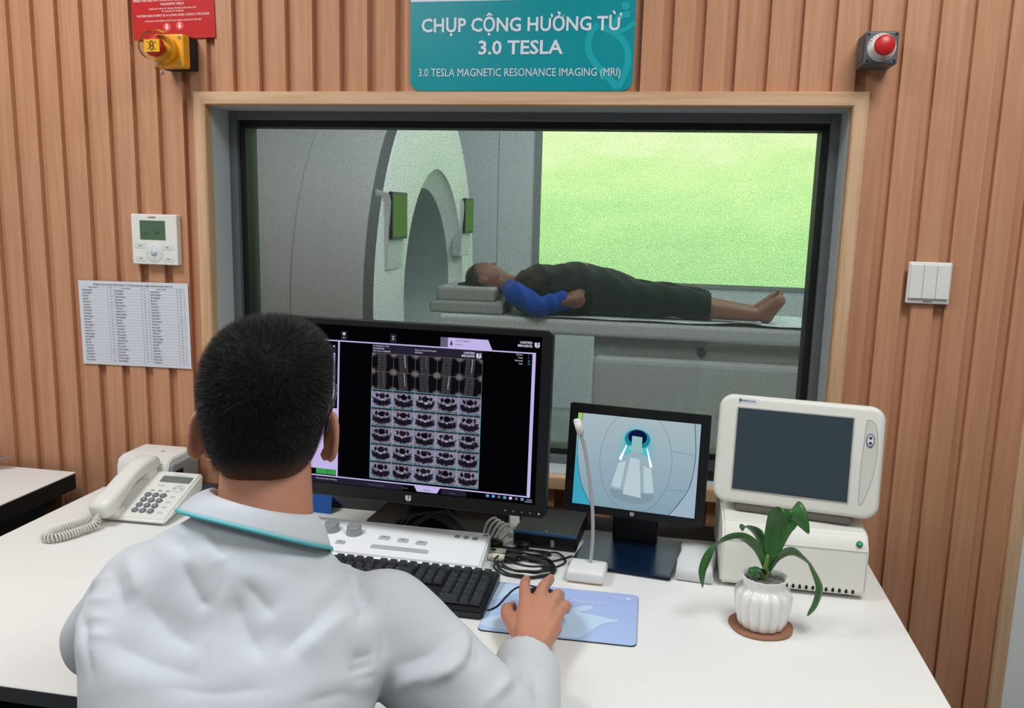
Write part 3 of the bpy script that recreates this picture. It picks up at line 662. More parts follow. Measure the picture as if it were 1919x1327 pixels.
# coiled cord
M_CORD = mat('cord cream', '#D2CFC6', 0.5)
b = bm_(); path = spline([(-0.050, -0.034, 0.028), (-0.046, -0.052, 0.014), (-0.056, -0.075, 0.011), (-0.068, -0.105, 0.0105), (-0.085, -0.128, 0.0105), (-0.104, -0.125, 0.0105), (-0.104, -0.095, 0.0105), (-0.090, -0.055, 0.0105), (-0.080, -0.02, 0.0105), (-0.082, 0.004, 0.012)], 30)
cv = []; turns = 46; n = len(path); acc = [0]
for i in range(1, n): acc.append(acc[-1]+(path[i]-path[i-1]).length)
K = turns*14; u = None
for s in range(K+1):
    q = s/K*acc[-1]; i = max(1, next(j for j in range(n) if acc[j] >= q-1e-9)); f_ = (q-acc[i-1])/max(1e-9, acc[i]-acc[i-1])
    p = path[i-1].lerp(path[i], f_); d = (path[i]-path[i-1]).normalized()
    if u is None: u, v_ = frame_of(d)
    else: u = (u-d*u.dot(d)).normalized(); v_ = d.cross(u)
    e_ = s/K; R = 0.0073*min(1, 0.35+min(e_, 1-e_)*14)
    a = 2*PI*turns*e_; cv.append(p+(u*math.cos(a)+v_*math.sin(a))*R)
tube(b, cv, 0.0023, 6, 0); mk('coiled_cord', b, M_CORD, ph, True)

bx = thing('device_box', 'white rounded box with grey slotted sides behind the telephone', 'box', (0.397, -0.085, 0.75))
b = bm_()
t = bmesh.new(); prism(t, [(-0.062, 0.004), (0.062, 0.004), (0.062, 0.068), (0.055, 0.086), (0.04, 0.092), (-0.055, 0.092), (-0.062, 0.084)], -0.066, 0.066)
for v in t.verts: v.co = Vector((v.co.y, v.co.x*-1, v.co.z))
bmesh.ops.recalc_face_normals(t, faces=t.faces[:]); bmesh.ops.bevel(t, geom=t.edges[:], offset=0.003, segments=2, affect='EDGES'); merge(b, t); mk('shell', b, M_PLASTIC, bx, 40)
b = bm_(); box(b, 0.066, 0.075, -0.055, 0.057, 0.004, 0.080, 0.004, 3); sdp = mk('side_panel', b, mat('box side grey', '#9B9EA0', 0.5), bx)
for z in (0.030, 0.056):
    b = bm_(); box(b, 0.0748, 0.0762, -0.042, -0.012, z-0.007, z+0.006, 0.0006); mk('slot', b, M_BLACK, sdp)
b = bm_(); text_into(b, 'S', 0.012, 0.0, 0.011, y=0); text_into(b, 'o', 0.019, 0.001, 0.007)
for v in b.verts: v.co = Vector((v.co.x, v.co.z+0.0, 0.0926))
mk('logo', b, mat('logo red', '#8E2D38', 0.5), bx)

# ================================================================== BIG MONITOR
def mon(name, label, c, yawd, tiltd, z_base=0.75):
    root = thing(name, label, 'monitor', (c[0], c[1], z_base), math.radians(yawd))
    T = Matrix.Translation((0, 0, c[2]-z_base)) @ Matrix.Rotation(-math.radians(tiltd), 4, 'X')
    return root, T
def mkT(name, bm, mats, parent, T, smooth=None):
    bm.transform(T); return mk(name, bm, mats, parent, smooth)
m1, T1 = mon('computer_monitor', 'large black widescreen monitor showing rows of scan images', (1.104, -0.313, 1.036), -3.6, 3.4)
b = bm_()
slab(b, -0.278, 0.278, -0.181, 0.181, 0.012, -0.003, 0.022, 0.002, 0.004)
prism(b, rrect(-0.24, 0.24, -0.15, 0.15, 0.02), 0.02, 0.042)
mkT('bezel', b, M_BLACK, m1, T1, 40)
PUR = glow('ui lilac', '#C4B6EA', 0.95); UID = glow('ui dark violet', '#2A2638', 0.8); UIB = glow('ui near black', '#050508', 0.8); TEALG = glow('ui teal line', '#5FC3C6', 0.8); GOLD = glow('ui tan line', '#8A7A66', 0.55); WHT = glow('ui white', '#DCD6EE', 0.9); UIBL = glow('ui blue', '#5BA7D8', 0.9); UIG = glow('ui green', '#3FA353', 0.85); UIT = glow('ui dark ink', '#3A3450', 0.8); UIGR = glow('ui grey', '#6E6884', 0.8)
def tile_mat(kind):
    m = bpy.data.materials.new('scan '+kind); m.use_nodes = True; nt = m.node_tree; nt.nodes.clear()
    e = nt.nodes.new('ShaderNodeEmission'); o = nt.nodes.new('ShaderNodeOutputMaterial')
    uv = nt.nodes.new('ShaderNodeUVMap'); uv.uv_map = 'tile'; sp = nt.nodes.new('ShaderNodeSeparateXYZ'); nt.links.new(uv.outputs[0], sp.inputs[0])
    x0 = S(nt, sp.outputs[0]); y0 = S(nt, sp.outputs[1])
    fx = x0._m('FLOOR'); fy = y0._m('FLOOR'); x = x0-fx; y = y0-fy
    sd = (fx*3.7+fy*1.9).sin()
    nz = noise(nt, uv.outputs[0], 11, 3, 0.65); nf = noise(nt, uv.outputs[0], 26, 2, 0.7)
    if kind == 'axial':
        def blob(cx, cy, rx, ry):
            dx = (x-cx)/rx if not isinstance(cx, S) else (x-cx)*(1/rx); dy = (y-cy)*(1/ry)
            return (dx*dx+dy*dy).sqrt()
        nw = noise(nt, uv.outputs[0], 5.3, 2, 0.6); x = x+(nw-0.5)*0.22; y = y+(nz-0.5)*0.14
        dx = x-0.5
        v = nz*0.7+nf*0.35+0.12
        vert = blob(0.5, 0.66, 0.18, 0.17)+(nz-0.5)*0.9
        v = v*(vert.smooth(0.75, 1.05)*0.86+0.14+sd*0.06)
        for bx_ in (0.25, 0.75): v = v*((blob(bx_, 0.68, 0.075, 0.13)+(nz-0.5)*0.8).smooth(0.7, 1.1)*0.85+0.15)
        band = (y-0.26-dx*dx*0.85+(nz-0.5)*0.30).abs()
        inside = (1.0-band.smooth(0.12, 0.20))*(1.0-(dx.abs()+(nz-0.5)*0.2).smooth(0.36, 0.47))
        v = v*(1.0-inside*0.86)+inside*nf.smooth(0.55, 0.75)*0.35
        v = v+(1.0-blob(0.5, 0.42, 0.05, 0.05).smooth(0.6, 1.1))*0.5
        v = v*(0.2+0.8*(y+(nz-0.5)*0.15).smooth(0.0, 0.06))*(1.0-0.75*(y+(nz-0.5)*0.12).smooth(0.86, 0.93))
        tint = (0.70, 0.60, 0.86)
        v = v*v*0.95
    else:
        cx = 0.44+(y*3.0+fx*1.3).sin()*0.03
        d = (x-cx).abs(); body = 1.0-d.smooth(0.19, 0.22)
        v = body*(nf.smooth(0.38, 0.85)*0.22+0.008)+0.003
        canal = (1.0-(x-cx-0.07-(sd*0.02)).abs().smooth(0.012, 0.026))*(nz.smooth(0.25, 0.6))
        v = v+canal*0.55*y.smooth(0.2, 0.4)*((sd+0.2).smooth(0.0, 0.5))
        seg = ((y*34.0).sin()).smooth(0.3, 0.9)*(1.0-(x-cx).abs().smooth(0.03, 0.08)); v = v*(1.0-seg*0.6)
        for ex in (0.0, 1.0):
            for ey in (0.0, 1.0):
                rr_ = ((x-ex)*(x-ex)+(y-ey)*(y-ey)).sqrt()+(nf-0.5)*0.7
                v = v+(1.0-rr_.smooth(0.13, 0.22))*(nf.smooth(0.35, 0.65))*0.45
        tint = (0.80, 0.74, 0.84)
    mxn = mixcol(nt, v, (0.002, 0.002, 0.004), tint)
    nt.links.new(mxn, e.inputs[0]); e.inputs[1].default_value = 0.85; nt.links.new(e.outputs[0], o.inputs[0]); return m
b = bm_(); box(b, -0.2575, 0.2575, -0.0036, -0.002, -0.1555, 0.1685); scn = mkT('screen', b, M_GLASSBLK, m1, T1)
b = bm_(); Y = -0.0040; lay = [0]
def Q(x0, x1, z0, z1, mi, lv=1): return quad(b, x0/1000, x1/1000, z0/1000, z1/1000, Y-0.0002*lv, mi)
Q(-257, 257, -155, 168, 2, 0)                                       # black ground
Q(-257, 247, 135.5, 138, 0); Q(240.5, 247, -141, 138, 0); Q(-257, 247, -141.5, -139, 0); Q(-156, -152.5, -140, 137, 0)   # lilac frame
Q(-257, -156, -115, 0, 0, 1); Q(-257, -160, 2, 128, 1, 1); Q(-166, -162, 6, 112, 0, 2); Q(-174, -156, -137, -126, 7, 2); Q(-200, -175, -137, -126, 7, 2); Q(-257, -156, -126, -115, 0, 1)
Q(-150, -137, 139, 157, 1); Q(-46, -33, 139, 157, 1); Q(-146, -141, 149, 154, 5, 3); Q(-145.5, -141.5, 143, 144.2, 5, 3); Q(-42, -37, 146, 147, 5, 3); Q(-42, -37, 152, 153, 5, 3); Q(-40.2, -38.8, 148, 151, 5, 3)
flat(b, [(0.058, 0.138), (0.162, 0.138), (0.153, 0.157), (0.058, 0.157)], Y-0.0004, 0); Q(58, 73, 138, 157, 9, 3)
flat(b, [(0.077, 0.143), (0.083, 0.143), (0.080, 0.153)], Y-0.0008, 8); Q(79.4, 80.6, 141, 144, 8, 4)
Q(-82.5, 143, 117, 135, 1)                                          # header of the film
for i in range(3): Q(-257, -12-0*i, -153.5, -143, 1, 1)
flat(b, [(0.012, -0.1415), (0.066, -0.1415), (0.060, -0.1525), (0.018, -0.1525)], Y-0.0006, 0); Q(68, 120, -153, -143, 1, 1)
for i, cc in enumerate((6, 6, 6, 6, 5, 5, 6)): Q(160+11.5*i, 166+11.5*i, -148.5, -143.5, (6, 6, 9, 6, 5, 9, 6)[i], 2)
for i in range(8): Q(-178-(i % 3), -168, 100-12*i, 104-12*i+(i % 2)*2, 9, 2)
Q(-176, -173, 124, 127, 6, 3); Q(-166, -163, 124, 127, 5, 3)
for i in range(5): Q(-178, -160, -20-20*i, -12-20*i, 5, 2)
gx0_, gz0_, cw_, ch_ = -82.5, -134.5, 45.2, 36.0
uvl = b.loops.layers.uv.new('tile')
for r_ in range(7):
    for c_ in range(5):
        x0 = gx0_+cw_*c_; z0 = gz0_+ch_*(6-r_)
        f = Q(x0, x0+cw_, z0, z0+ch_, 10 if r_ < 2 else 11, 2)
        for l in f.loops:
            q = l.vert.co; l[uvl].uv = (c_+0.001+0.998*(q.x*1000-x0)/cw_, (6-r_)+0.001+0.998*(q.z*1000-z0)/ch_)
for r_ in range(8):
    z = gz0_+ch_*r_; Q(gx0_, gx0_+cw_*5, z-0.45, z+0.45, 4 if r_ > 5 else 3, 4)
for c_ in range(6):
    x = gx0_+cw_*c_; Q(x-0.5, x+0.5, gz0_, gz0_+ch_*5, 3, 4); Q(x-0.4, x+0.4, gz0_+ch_*5, gz0_+ch_*7, 4, 4)
mkT('screen_picture', b, [PUR, UID, UIB, TEALG, GOLD, WHT, UIBL, UIG, UIT, UIGR, tile_mat('sagittal'), tile_mat('axial')], scn, T1)
Y2 = -0.0052; LTM = [WHT, UIT, UIBL, UIGR]
def LT(s, x, z, h, wd=None, al='LEFT', mi=0, bold=0):
    b = bm_(); text_into(b, s, x/1000, z/1000, h/1000, wd/1000 if wd else None, al, Y2, bold); mkT('screen_lettering', b, LTM[mi], scn, T1)
LT('UNITED', 240, 154.2, 4.6, 24, 'RIGHT', 0, 0.03); LT('IMAGING', 240, 148, 4.6, 28, 'RIGHT', 0, 0.03)
LT('UNITED', 128, 127.5, 4.2, 22, 'RIGHT', 0, 0.03); LT('IMAGING', 128, 121.8, 4.2, 26, 'RIGHT', 0, 0.03)
LT('LE THI BAO F 1951', -81, 130.5, 3.0); LT('HL000042086', -81, 125.5, 3.0); LT('ACC Num: 22080874', -81, 120.5, 3.0)
LT('Hop Luc General Hospital', 6, 127.5, 3.0); LT('20240813', 6, 122.5, 3.0)
LT('LE THI BAO', 88, 150, 4, None, 'LEFT', 1); LT('HL000042', 88, 143.5, 2.6, None, 'LEFT', 1)
for i, s in enumerate(('Cursor', 'Total', 'Selected', 'Last')): LT(s, 222, 135-5.6*i-3.5, 3.2, None, 'RIGHT')
for i, s in enumerate(('1', '1', '25', '25')): LT(s, 232, 135-5.6*i-3.5, 3.2, None, 'LEFT', 2)
LT('The process data of Filming', -200, -147.5, 3.0); LT('Patient Registration', -68, -149.5, 3.2, None, 'CENTER', 3); LT('Viewer', -6, -149.5, 3.2, None, 'CENTER', 3); LT('Filming', 39, -149.5, 3.6, None, 'CENTER', 1); LT('Report', 92, -149.5, 3.2, None, 'CENTER', 3)
LT('10:46:31', 252, -146.5, 2.4, None, 'RIGHT'); LT('13/08/2024', 252, -150.5, 2.4, None, 'RIGHT')
def shield(bm, cx, cz, s, y, mi=0):
    flat(bm, [(cx-s, cz+s), (cx-0.12*s, cz+s), (cx-0.12*s, cz-s), (cx-0.6*s, cz-0.85*s), (cx-s, cz-0.3*s)], y, mi)
    flat(bm, [(cx+0.12*s, cz+0.35*s), (cx+s, cz+0.35*s), (cx+s, cz-0.3*s), (cx+0.6*s, cz-0.85*s), (cx+0.12*s, cz-s)], y, mi)
    flat(bm, [(cx+0.12*s, cz+s), (cx+s, cz+s), (cx+s, cz+0.6*s), (cx+0.12*s, cz+0.6*s)], y, mi)
for ex_, ez_ in ((0.249, 0.1525), (0.136, 0.1248)): b = bm_(); shield(b, ex_, ez_, 0.005, Y2); mkT('screen_emblem', b, WHT, scn, T1)
b = bm_(); shield(b, 0, -0.169, 0.006, -0.0036); mkT('logo', b, mat('logo silver', '#C9CCCF', 0.35), m1, T1)
for i in range(4): b = bm_(); cyl(b, (0.199+0.0165*i, -0.0032, -0.1715), (0.199+0.0165*i, -0.0038, -0.1715), 0.0016, n=10); mkT('button_mark', b, M_GREY, m1, T1)
b = bm_(); cyl(b, (0.2655, -0.0032, -0.1715), (0.2655, -0.0038, -0.1715), 0.0016, n=10); mkT('power_lamp', b, glow('power lamp', '#D8D060', 1.0), m1, T1)
b = bm_(); box(b, -0.05, 0.05, 0.10, 0.15, 0.008, 0.30, 0.008); box(b, -0.05, 0.05, 0.035, 0.11, 0.24, 0.30, 0.008); mk('neck', b, M_BLACK, m1)
b = bm_(); prism(b, rrect(-0.145, 0.145, 0.03, 0.235, 0.03), 0, 0.010)
for v in b.verts: v.co = Vector((v.co.x, v.co.z+0.06, v.co.y))
bmesh.ops.recalc_face_normals(b, faces=b.faces[:])
bx_ = mk('base', b, M_BLACK, m1)

cd_ = thing('blue_card', 'small blue folded card standing under the left of the big monitor', 'card', (0.835, -0.150, 0.75), math.radians(-4))
b = bm_(); t = bmesh.new(); prism(t, [(0.0, 0.0), (0.010, 0.039), (0.012, 0.039), (0.062, 0.0), (0.060, 0.0), (0.0115, 0.037), (0.002, 0.0)], -0.05, 0.032)
for v in t.verts: v.co = Vector((v.co.y, v.co.x, v.co.z))
bmesh.ops.recalc_face_normals(t, faces=t.faces[:]); merge(b, t); mk('card', b, mat('card blue', '#1B58A8', 0.4), cd_)

# ================================================================== OPERATOR CONSOLE
CYAW = math.radians(-1.0)
cs = thing('control_console', 'white slanted control console with two grey knobs behind the keyboard', 'console', (1.062, -0.268, 0.75), CYAW)
b = bm_(); t = bmesh.new(); prism(t, [(0.0, 0.0), (0.0, 0.036), (0.004, 0.039), (0.126, 0.027), (0.134, 0.022), (0.137, 0.0)], -0.20, 0.20)
for v in t.verts: v.co = Vector((v.co.y*(1+0.35*v.co.x), -v.co.x, v.co.z))
bmesh.ops.recalc_face_normals(t, faces=t.faces[:]); bmesh.ops.bevel(t, geom=t.edges[:], offset=0.004, segments=3, affect='EDGES'); merge(b, t)
mk('body', b, mat('console white', '#F2F3F4', 0.35, var=0.01), cs, 35)
ca_ = math.atan2(0.012, 0.122)
def cons(v): return Vector((v.x, v.y, 0.0390+ (v.y+0.004)*math.tan(ca_)+v.z))
def oncons(bm, fn):
    t = bmesh.new(); fn(t)
    for v in t.verts: v.co = cons(v.co)
    bmesh.ops.recalc_face_normals(t, faces=t.faces[:]); merge(bm, t)
M_KNOB = mat('knob grey', '#9FA4A9', 0.35, metal=0.3); M_CKEY = mat('console key', '#C3C7CB', 0.35, metal=0.2)
for kx, ky in ((-0.121, -0.056), (-0.071, -0.060)):
    b = bm_(); oncons(b, lambda t: lathe(t, (kx, ky, 0.0), [(0.0165, 0), (0.0165, 0.002), (0.0150, 0.0022), (0.0148, 0.016), (0.0138, 0.0172), (0.001, 0.0174)], 36)); kn = mk('knob', b, M_KNOB, cs, 40)
    b = bm_(); oncons(b, lambda t: box(t, kx-0.0015, kx+0.0015, ky+0.0155, ky+0.0195, -0.0005, 0.0008)); mk('knob_mark', b, M_PGREY, kn)
for kx, ky, sx, sy in ((-0.004, -0.068, 0.0105, 0.0065), (0.036, -0.071, 0.0105, 0.0065), (0.075, -0.074, 0.0105, 0.0065), (-0.083, -0.103, 0.009, 0.0055)):
    b = bm_(); oncons(b, lambda t: box(t, kx-sx, kx+sx, ky-sy, ky+sy, -0.001, 0.0035, 0.0015)); kb_ = mk('button', b, M_CKEY, cs)
    b = bm_(); oncons(b, lambda t: box(t, kx-0.004, kx+0.004, ky-0.0015, ky+0.0015, 0.0034, 0.0038)); mk('button_mark', b, M_PGREY, kb_)
b = bm_(); oncons(b, lambda t: box(t, -0.018, 0.098, -0.1115, -0.1005, -0.001, 0.004, 0.002)); mk('long_bar', b, M_CKEY, cs)
for i in range(3):
    b = bm_(); oncons(b, lambda t: lathe(t, (0.137+0.0185*i, -0.030-0.001*i, 0.0), [(0.0062, 0), (0.0062, 0.0008), (0.001, 0.0009)], 20)); mk('indicator', b, M_GREY, cs)
b = bm_(); t = bmesh.new(); shield(t, 0.192, -0.014, 0.004, 0)
for v in t.verts: v.co = cons(Vector((v.co.x, v.co.z, 0.0006)))
merge(b, t); t = bmesh.new(); text_into(t, 'uMR', 0.155, -0.062, 0.004)
mk('logo', b, M_DARKGREY, cs)
b = bm_(); lathe(b, (0.183, -0.1360, 0.014), [(0.0065, 0), (0.0065, 0.001), (0.001, 0.0012)], 20, ax=(0, -1, 0.15)); mk('round_badge', b, mat('badge navy', '#1E2A55', 0.4), cs)

# ================================================================== KEYBOARD
KY = math.radians(-0.5)
kb = thing('keyboard', 'black mechanical keyboard in front of the white console', 'keyboard', (1.086, -0.490, 0.75), KY)
M_KBODY = mat('keyboard case', '#2B2E31', 0.35, metal=0.4); M_KCAP = mat('key cap', '#33373C', 0.42, var=0.05)
KW, KD = 0.448, 0.148
b = bm_(); t = bmesh.new(); prism(t, [(-KD/2, 0.001), (KD/2, 0.001), (KD/2, 0.026), (-KD/2, 0.016)], -KW/2, KW/2)
for v in t.verts: v.co = Vector((v.co.y, v.co.x, v.co.z))
bmesh.ops.recalc_face_normals(t, faces=t.faces[:]); bmesh.ops.bevel(t, geom=t.edges[:], offset=0.004, segments=2, affect='EDGES'); merge(b, t); mk('case', b, M_KBODY, kb, 40)
U = 0.01905; keys = []
def row(r, items, y):
    x = 0
    for it in items:
        if isinstance(it, float) and it < 0: x += -it; continue
        w_, s_ = it if isinstance(it, tuple) else (1, it)
        keys.append((x, y, w_, 1, s_)); x += w_
F = lambda a, b_: ['F%d' % i for i in range(a, b_)]
row(0, ['Esc', -1.0, *F(1, 5), -0.5, *F(5, 9), -0.5, *F(9, 13), -0.25, 'Prt', 'Scr', 'Pau', -0.25, 'o', 'o', 'o', 'o'], 5.25)
row(1, [*'`1234567890-=', (2, 'Back'), -0.25, 'Ins', 'Hm', 'PU', -0.25, 'Num', '/', '*', '-'], 4)
row(2, [(1.5, 'Tab'), *'QWERTYUIOP[]', (1.5, '\\'), -0.25, 'Del', 'End', 'PD', -0.25, '7', '8', '9'], 3); keys.append((21.5, 2, 1, 2, '+'))
row(3, [(1.75, 'Caps'), *"ASDFGHJKL;'", (2.25, 'Enter'), -3.5, '4', '5', '6'], 2)
row(4, [(2.25, 'Shift'), *'ZXCVBNM,./', (2.75, 'Shift'), -1.25, '^', -1.25, '1', '2', '3'], 1); keys.append((21.5, 0, 1, 2, 'Ent'))
row(5, [(1.25, 'Ctrl'), (1.25, 'Win'), (1.25, 'Alt'), (6.25, ''), (1.25, 'Alt'), (1.25, 'Fn'), (1.25, 'Mn'), (1.25, 'Ctrl'), -0.25, '<', 'v', '>', -0.25, (2, '0'), '.'], 0)
sl = math.atan2(0.010, KD)
def keyshape(bm, x, y, w_, h_, s_):
    x0 = -KW/2+0.0095+x*U+0.0006; x1 = x0+w_*U-0.0012; y0 = -KD/2+0.013+y*U*0.985+0.0006; y1 = y0+h_*U*0.985-0.0012
    base = 0.0165+(y0+KD/2)*math.tan(sl)+0.002; top = base+0.0085+(0.0015 if y > 4.5 else 0)
    B = [(x0, y0), (x1, y0), (x1, y1), (x0, y1)]; ins = 0.0028
    T_ = [(x0+ins, y0+ins*0.9), (x1-ins, y0+ins*0.9), (x1-ins, y1-ins*0.55), (x0+ins, y1-ins*0.55)]
    Mi = [(x0+0.0003, y0+0.0003), (x1-0.0003, y0+0.0003), (x1-0.0003, y1-0.0003), (x0+0.0003, y1-0.0003)]
    rings(bm, [[Vector((*p, base)) for p in B], [Vector((*p, base+0.003)) for p in Mi], [Vector((*p, top+(0.0008 if i > 1 else 0))) for i, p in enumerate(T_)]])
    for f in bm.faces: f.smooth = False
    return (x0+ins, y1-ins, top)
keys.sort(key=lambda k: k[0]); left = keys[:len(keys)-98]; rest = keys[len(keys)-98:]
b = bm_()
for k_ in left: keyshape(b, *k_)
lk = mk('key', b, M_KCAP, kb); lk['kind'] = 'stuff'
leg = bm_()
for k_ in rest:
    b = bm_(); lx, ly, lz = keyshape(b, *k_); mk('key', b, M_KCAP, kb)
    if k_[4]:
        t = bmesh.new(); text_into(t, k_[4], 0, 0, 0.0026 if len(k_[4]) == 1 else 0.0018, align='LEFT')
        for v in t.verts: v.co = Vector((lx+0.001+v.co.x, ly-0.004+v.co.z, lz+0.0008+0*v.co.z))
        merge(leg, t)
mk('key_legends', leg, mat('key legend', '#B5BABD', 0.6), kb)
b = bm_(); box(b, -0.20, 0.20, 0.03, 0.06, 0.0, 0.006); mk('foot', b, M_BLACK, kb)

# ================================================================== MOUSE PAD, MOUSE, MICROPHONE
mp_ = thing('mouse_pad', 'blue mouse pad with pale hand shapes under the right hand', 'mouse pad', (1.436, -0.506, 0.75), math.radians(0.8))
PW, PH, PT = 0.261, 0.186, 0.003
def pad_mat():
    m = bpy.data.materials.new('mouse pad print'); m.use_nodes = True; nt = m.node_tree; bs = nt.nodes['Principled BSDF']
    vec, (x, y, z) = coords(nt); n = noise(nt, vec, 5, 2)
    nt.links.new(mixcol(nt, (x*1.6+y*2.6+0.45+(n-0.5)*0.3), lin('#B4D0F0'), lin('#A3B4EA')), bs.inputs['Base Color']); bs.inputs['Roughness'].default_value = 0.6; return m
b = bm_(); prism(b, rrect(-PW/2, PW/2, -PH/2, PH/2, 0.010), 0, PT*0.6)
for v in b.verts: v.co = Vector((v.co.x, v.co.z, v.co.y))
bmesh.ops.recalc_face_normals(b, faces=b.faces[:]); mk('rubber_base', b, M_BLACK, mp_)
b = bm_(); prism(b, rrect(-PW/2+0.0006, PW/2-0.0006, -PH/2+0.0006, PH/2-0.0006, 0.010), PT*0.6, PT)
for v in b.verts: v.co = Vector((v.co.x, v.co.z, v.co.y))
bmesh.ops.recalc_face_normals(b, faces=b.faces[:]); mk('fabric_top', b, pad_mat(), mp_)
def padflat(name, fn, m, dz=0.0003):
    t = bmesh.new(); fn(t)
    for v in t.verts: v.co = Vector((v.co.x, v.co.z, PT+dz+v.co.y))
    for f in t.faces:
        f.normal_update()
        if f.normal.z < 0: f.normal_flip()
    return mk(name, t, m, mp_)
M_PADP = mat('pad pale print', '#C6DDF5', 0.6, var=0.02); M_PADW = mat('pad white print', '#E4ECF8', 0.6)
def hands(t):
    flat(t, [(x/1000, z/1000) for x, z in spl2([(-125, -50), (-90, -30), (-50, -20), (-5, 0), (25, 22), (48, 31), (52, 24), (44, 12), (30, 3), (55, -2), (82, -9), (97, -13), (96, -19), (84, -23), (72, -32), (58, -55), (45, -75), (30, -88), (-60, -88), (-122, -80)])], 0)
    flat(t, [(x/1000, z/1000) for x, z in spl2([(-128, 85), (-60, 86), (-55, 75), (-70, 62), (-95, 45), (-126, 20)])], 0)
def spl2(p): return [(v.x, v.z) for v in spline([(a, 0, c) for a, c in p]+[(p[0][0], 0, p[0][1])], 5)[:-1]]
padflat('pale_print', hands, M_PADP)
def wr(t):
    text_into(t, 'Change', 0.030, 0.040, 0.011, 0.078, shear=0.5)
padflat('lettering', wr, M_PADW, 0.0006)
padflat('lettering', lambda t: text_into(t, 'UNITED', 0.090, 0.0735, 0.0034, 0.024, bold=0.02), M_PADW, 0.0006); padflat('lettering', lambda t: text_into(t, 'IMAGING', 0.090, 0.0685, 0.0034, 0.030, bold=0.02), M_PADW, 0.0006)
padflat('emblem', lambda t: shield(t, 0.113, 0.0725, 0.0045, 0), M_PADW, 0.0006)

mo = thing('computer_mouse', 'black computer mouse under the fingers of the right hand', 'mouse', (1.396, -0.505, 0.7535), math.radians(2))
b = bm_(); loft(b, [(Vector((0, 0.054, 0.006)), Vector((0.012, 0, 0)), Vector((0, 0, 0.005))), (Vector((0, 0.045, 0.0095)), Vector((0.024, 0, 0)), Vector((0, 0, 0.009))), (Vector((0, 0.01, 0.0135)), Vector((0.028, 0, 0)), Vector((0, 0, 0.013))), (Vector((0, -0.025, 0.0145)), Vector((0.029, 0, 0)), Vector((0, 0, 0.014))), (Vector((0, -0.045, 0.0095)), Vector((0.024, 0, 0)), Vector((0, 0, 0.009))), (Vector((0, -0.054, 0.006)), Vector((0.010, 0, 0)), Vector((0, 0, 0.005)))], 24, 2.4); mk('shell', b, M_BLACK, mo, True)
b = bm_(); cyl(b, (-0.003, 0.03, 0.020), (0.003, 0.03, 0.020), 0.006, n=16); mk('wheel', b, M_DARKGREY, mo)
b = bm_(); tube(b, [(0, 0.054, 0.004), (-0.006, 0.075, 0.0005), (-0.03, 0.085, 0.0008), (-0.050, 0.07, 0.0008), (-0.062, 0.035, 0.0008), (-0.070, 0.0, 0.0008), (-0.078, -0.018, 0.0008), (-0.086, -0.026, 0.0008)], 0.0018, 8); mk('cable', b, M_BLACK, mo, True)

mc = thing('desk_microphone', 'white gooseneck microphone on a small square white base', 'microphone', (1.466, -0.352, 0.75), math.radians(-3))
b = bm_(); box(b, -0.036, 0.036, -0.034, 0.030, 0.003, 0.026, 0.007, 4); mk('base', b, mat('microphone white', '#F0EFEB', 0.35, var=0.01), mc, 50)
b = bm_(); box(b, -0.033, 0.033, -0.029, 0.029, 0.0, 0.0035); mk('base_pad', b, mat('base pad', '#C8A88A', 0.6), mc)
gp = spline([(0.004, 0.012, 0.024), (0.006, 0.013, 0.07), (0.004, 0.012, 0.125), (-0.003, 0.010, 0.185), (-0.014, 0.008, 0.245), (-0.024, 0.004, 0.282)], 24)
b = bm_(); rs = []; u = None
for i, p in enumerate(gp):
    d = (gp[min(i+1, len(gp)-1)]-gp[max(i-1, 0)]).normalized()
    if u is None: u, v_ = frame_of(d)
    else: u = (u-d*u.dot(d)).normalized(); v_ = d.cross(u)
    r_ = 0.0032 if i % 2 else 0.0038
    rs.append([p+(u*math.cos(a)+v_*math.sin(a))*r_ for a in [2*PI*j/12 for j in range(12)]])
rings(b, rs); mk('gooseneck', b, mat('gooseneck grey', '#B9BBBD', 0.4, metal=0.3), mc)
b = bm_(); dv = (gp[-1]-gp[-6]).normalized(); cyl(b, gp[-1]-dv*0.002, gp[-1]+dv*0.024, 0.0068, 0.0072, 20); ellipsoid(b, gp[-1]+dv*0.024, (0.0072, 0.0072, 0.004)); mk('microphone_head', b, M_PLASTIC, mc)
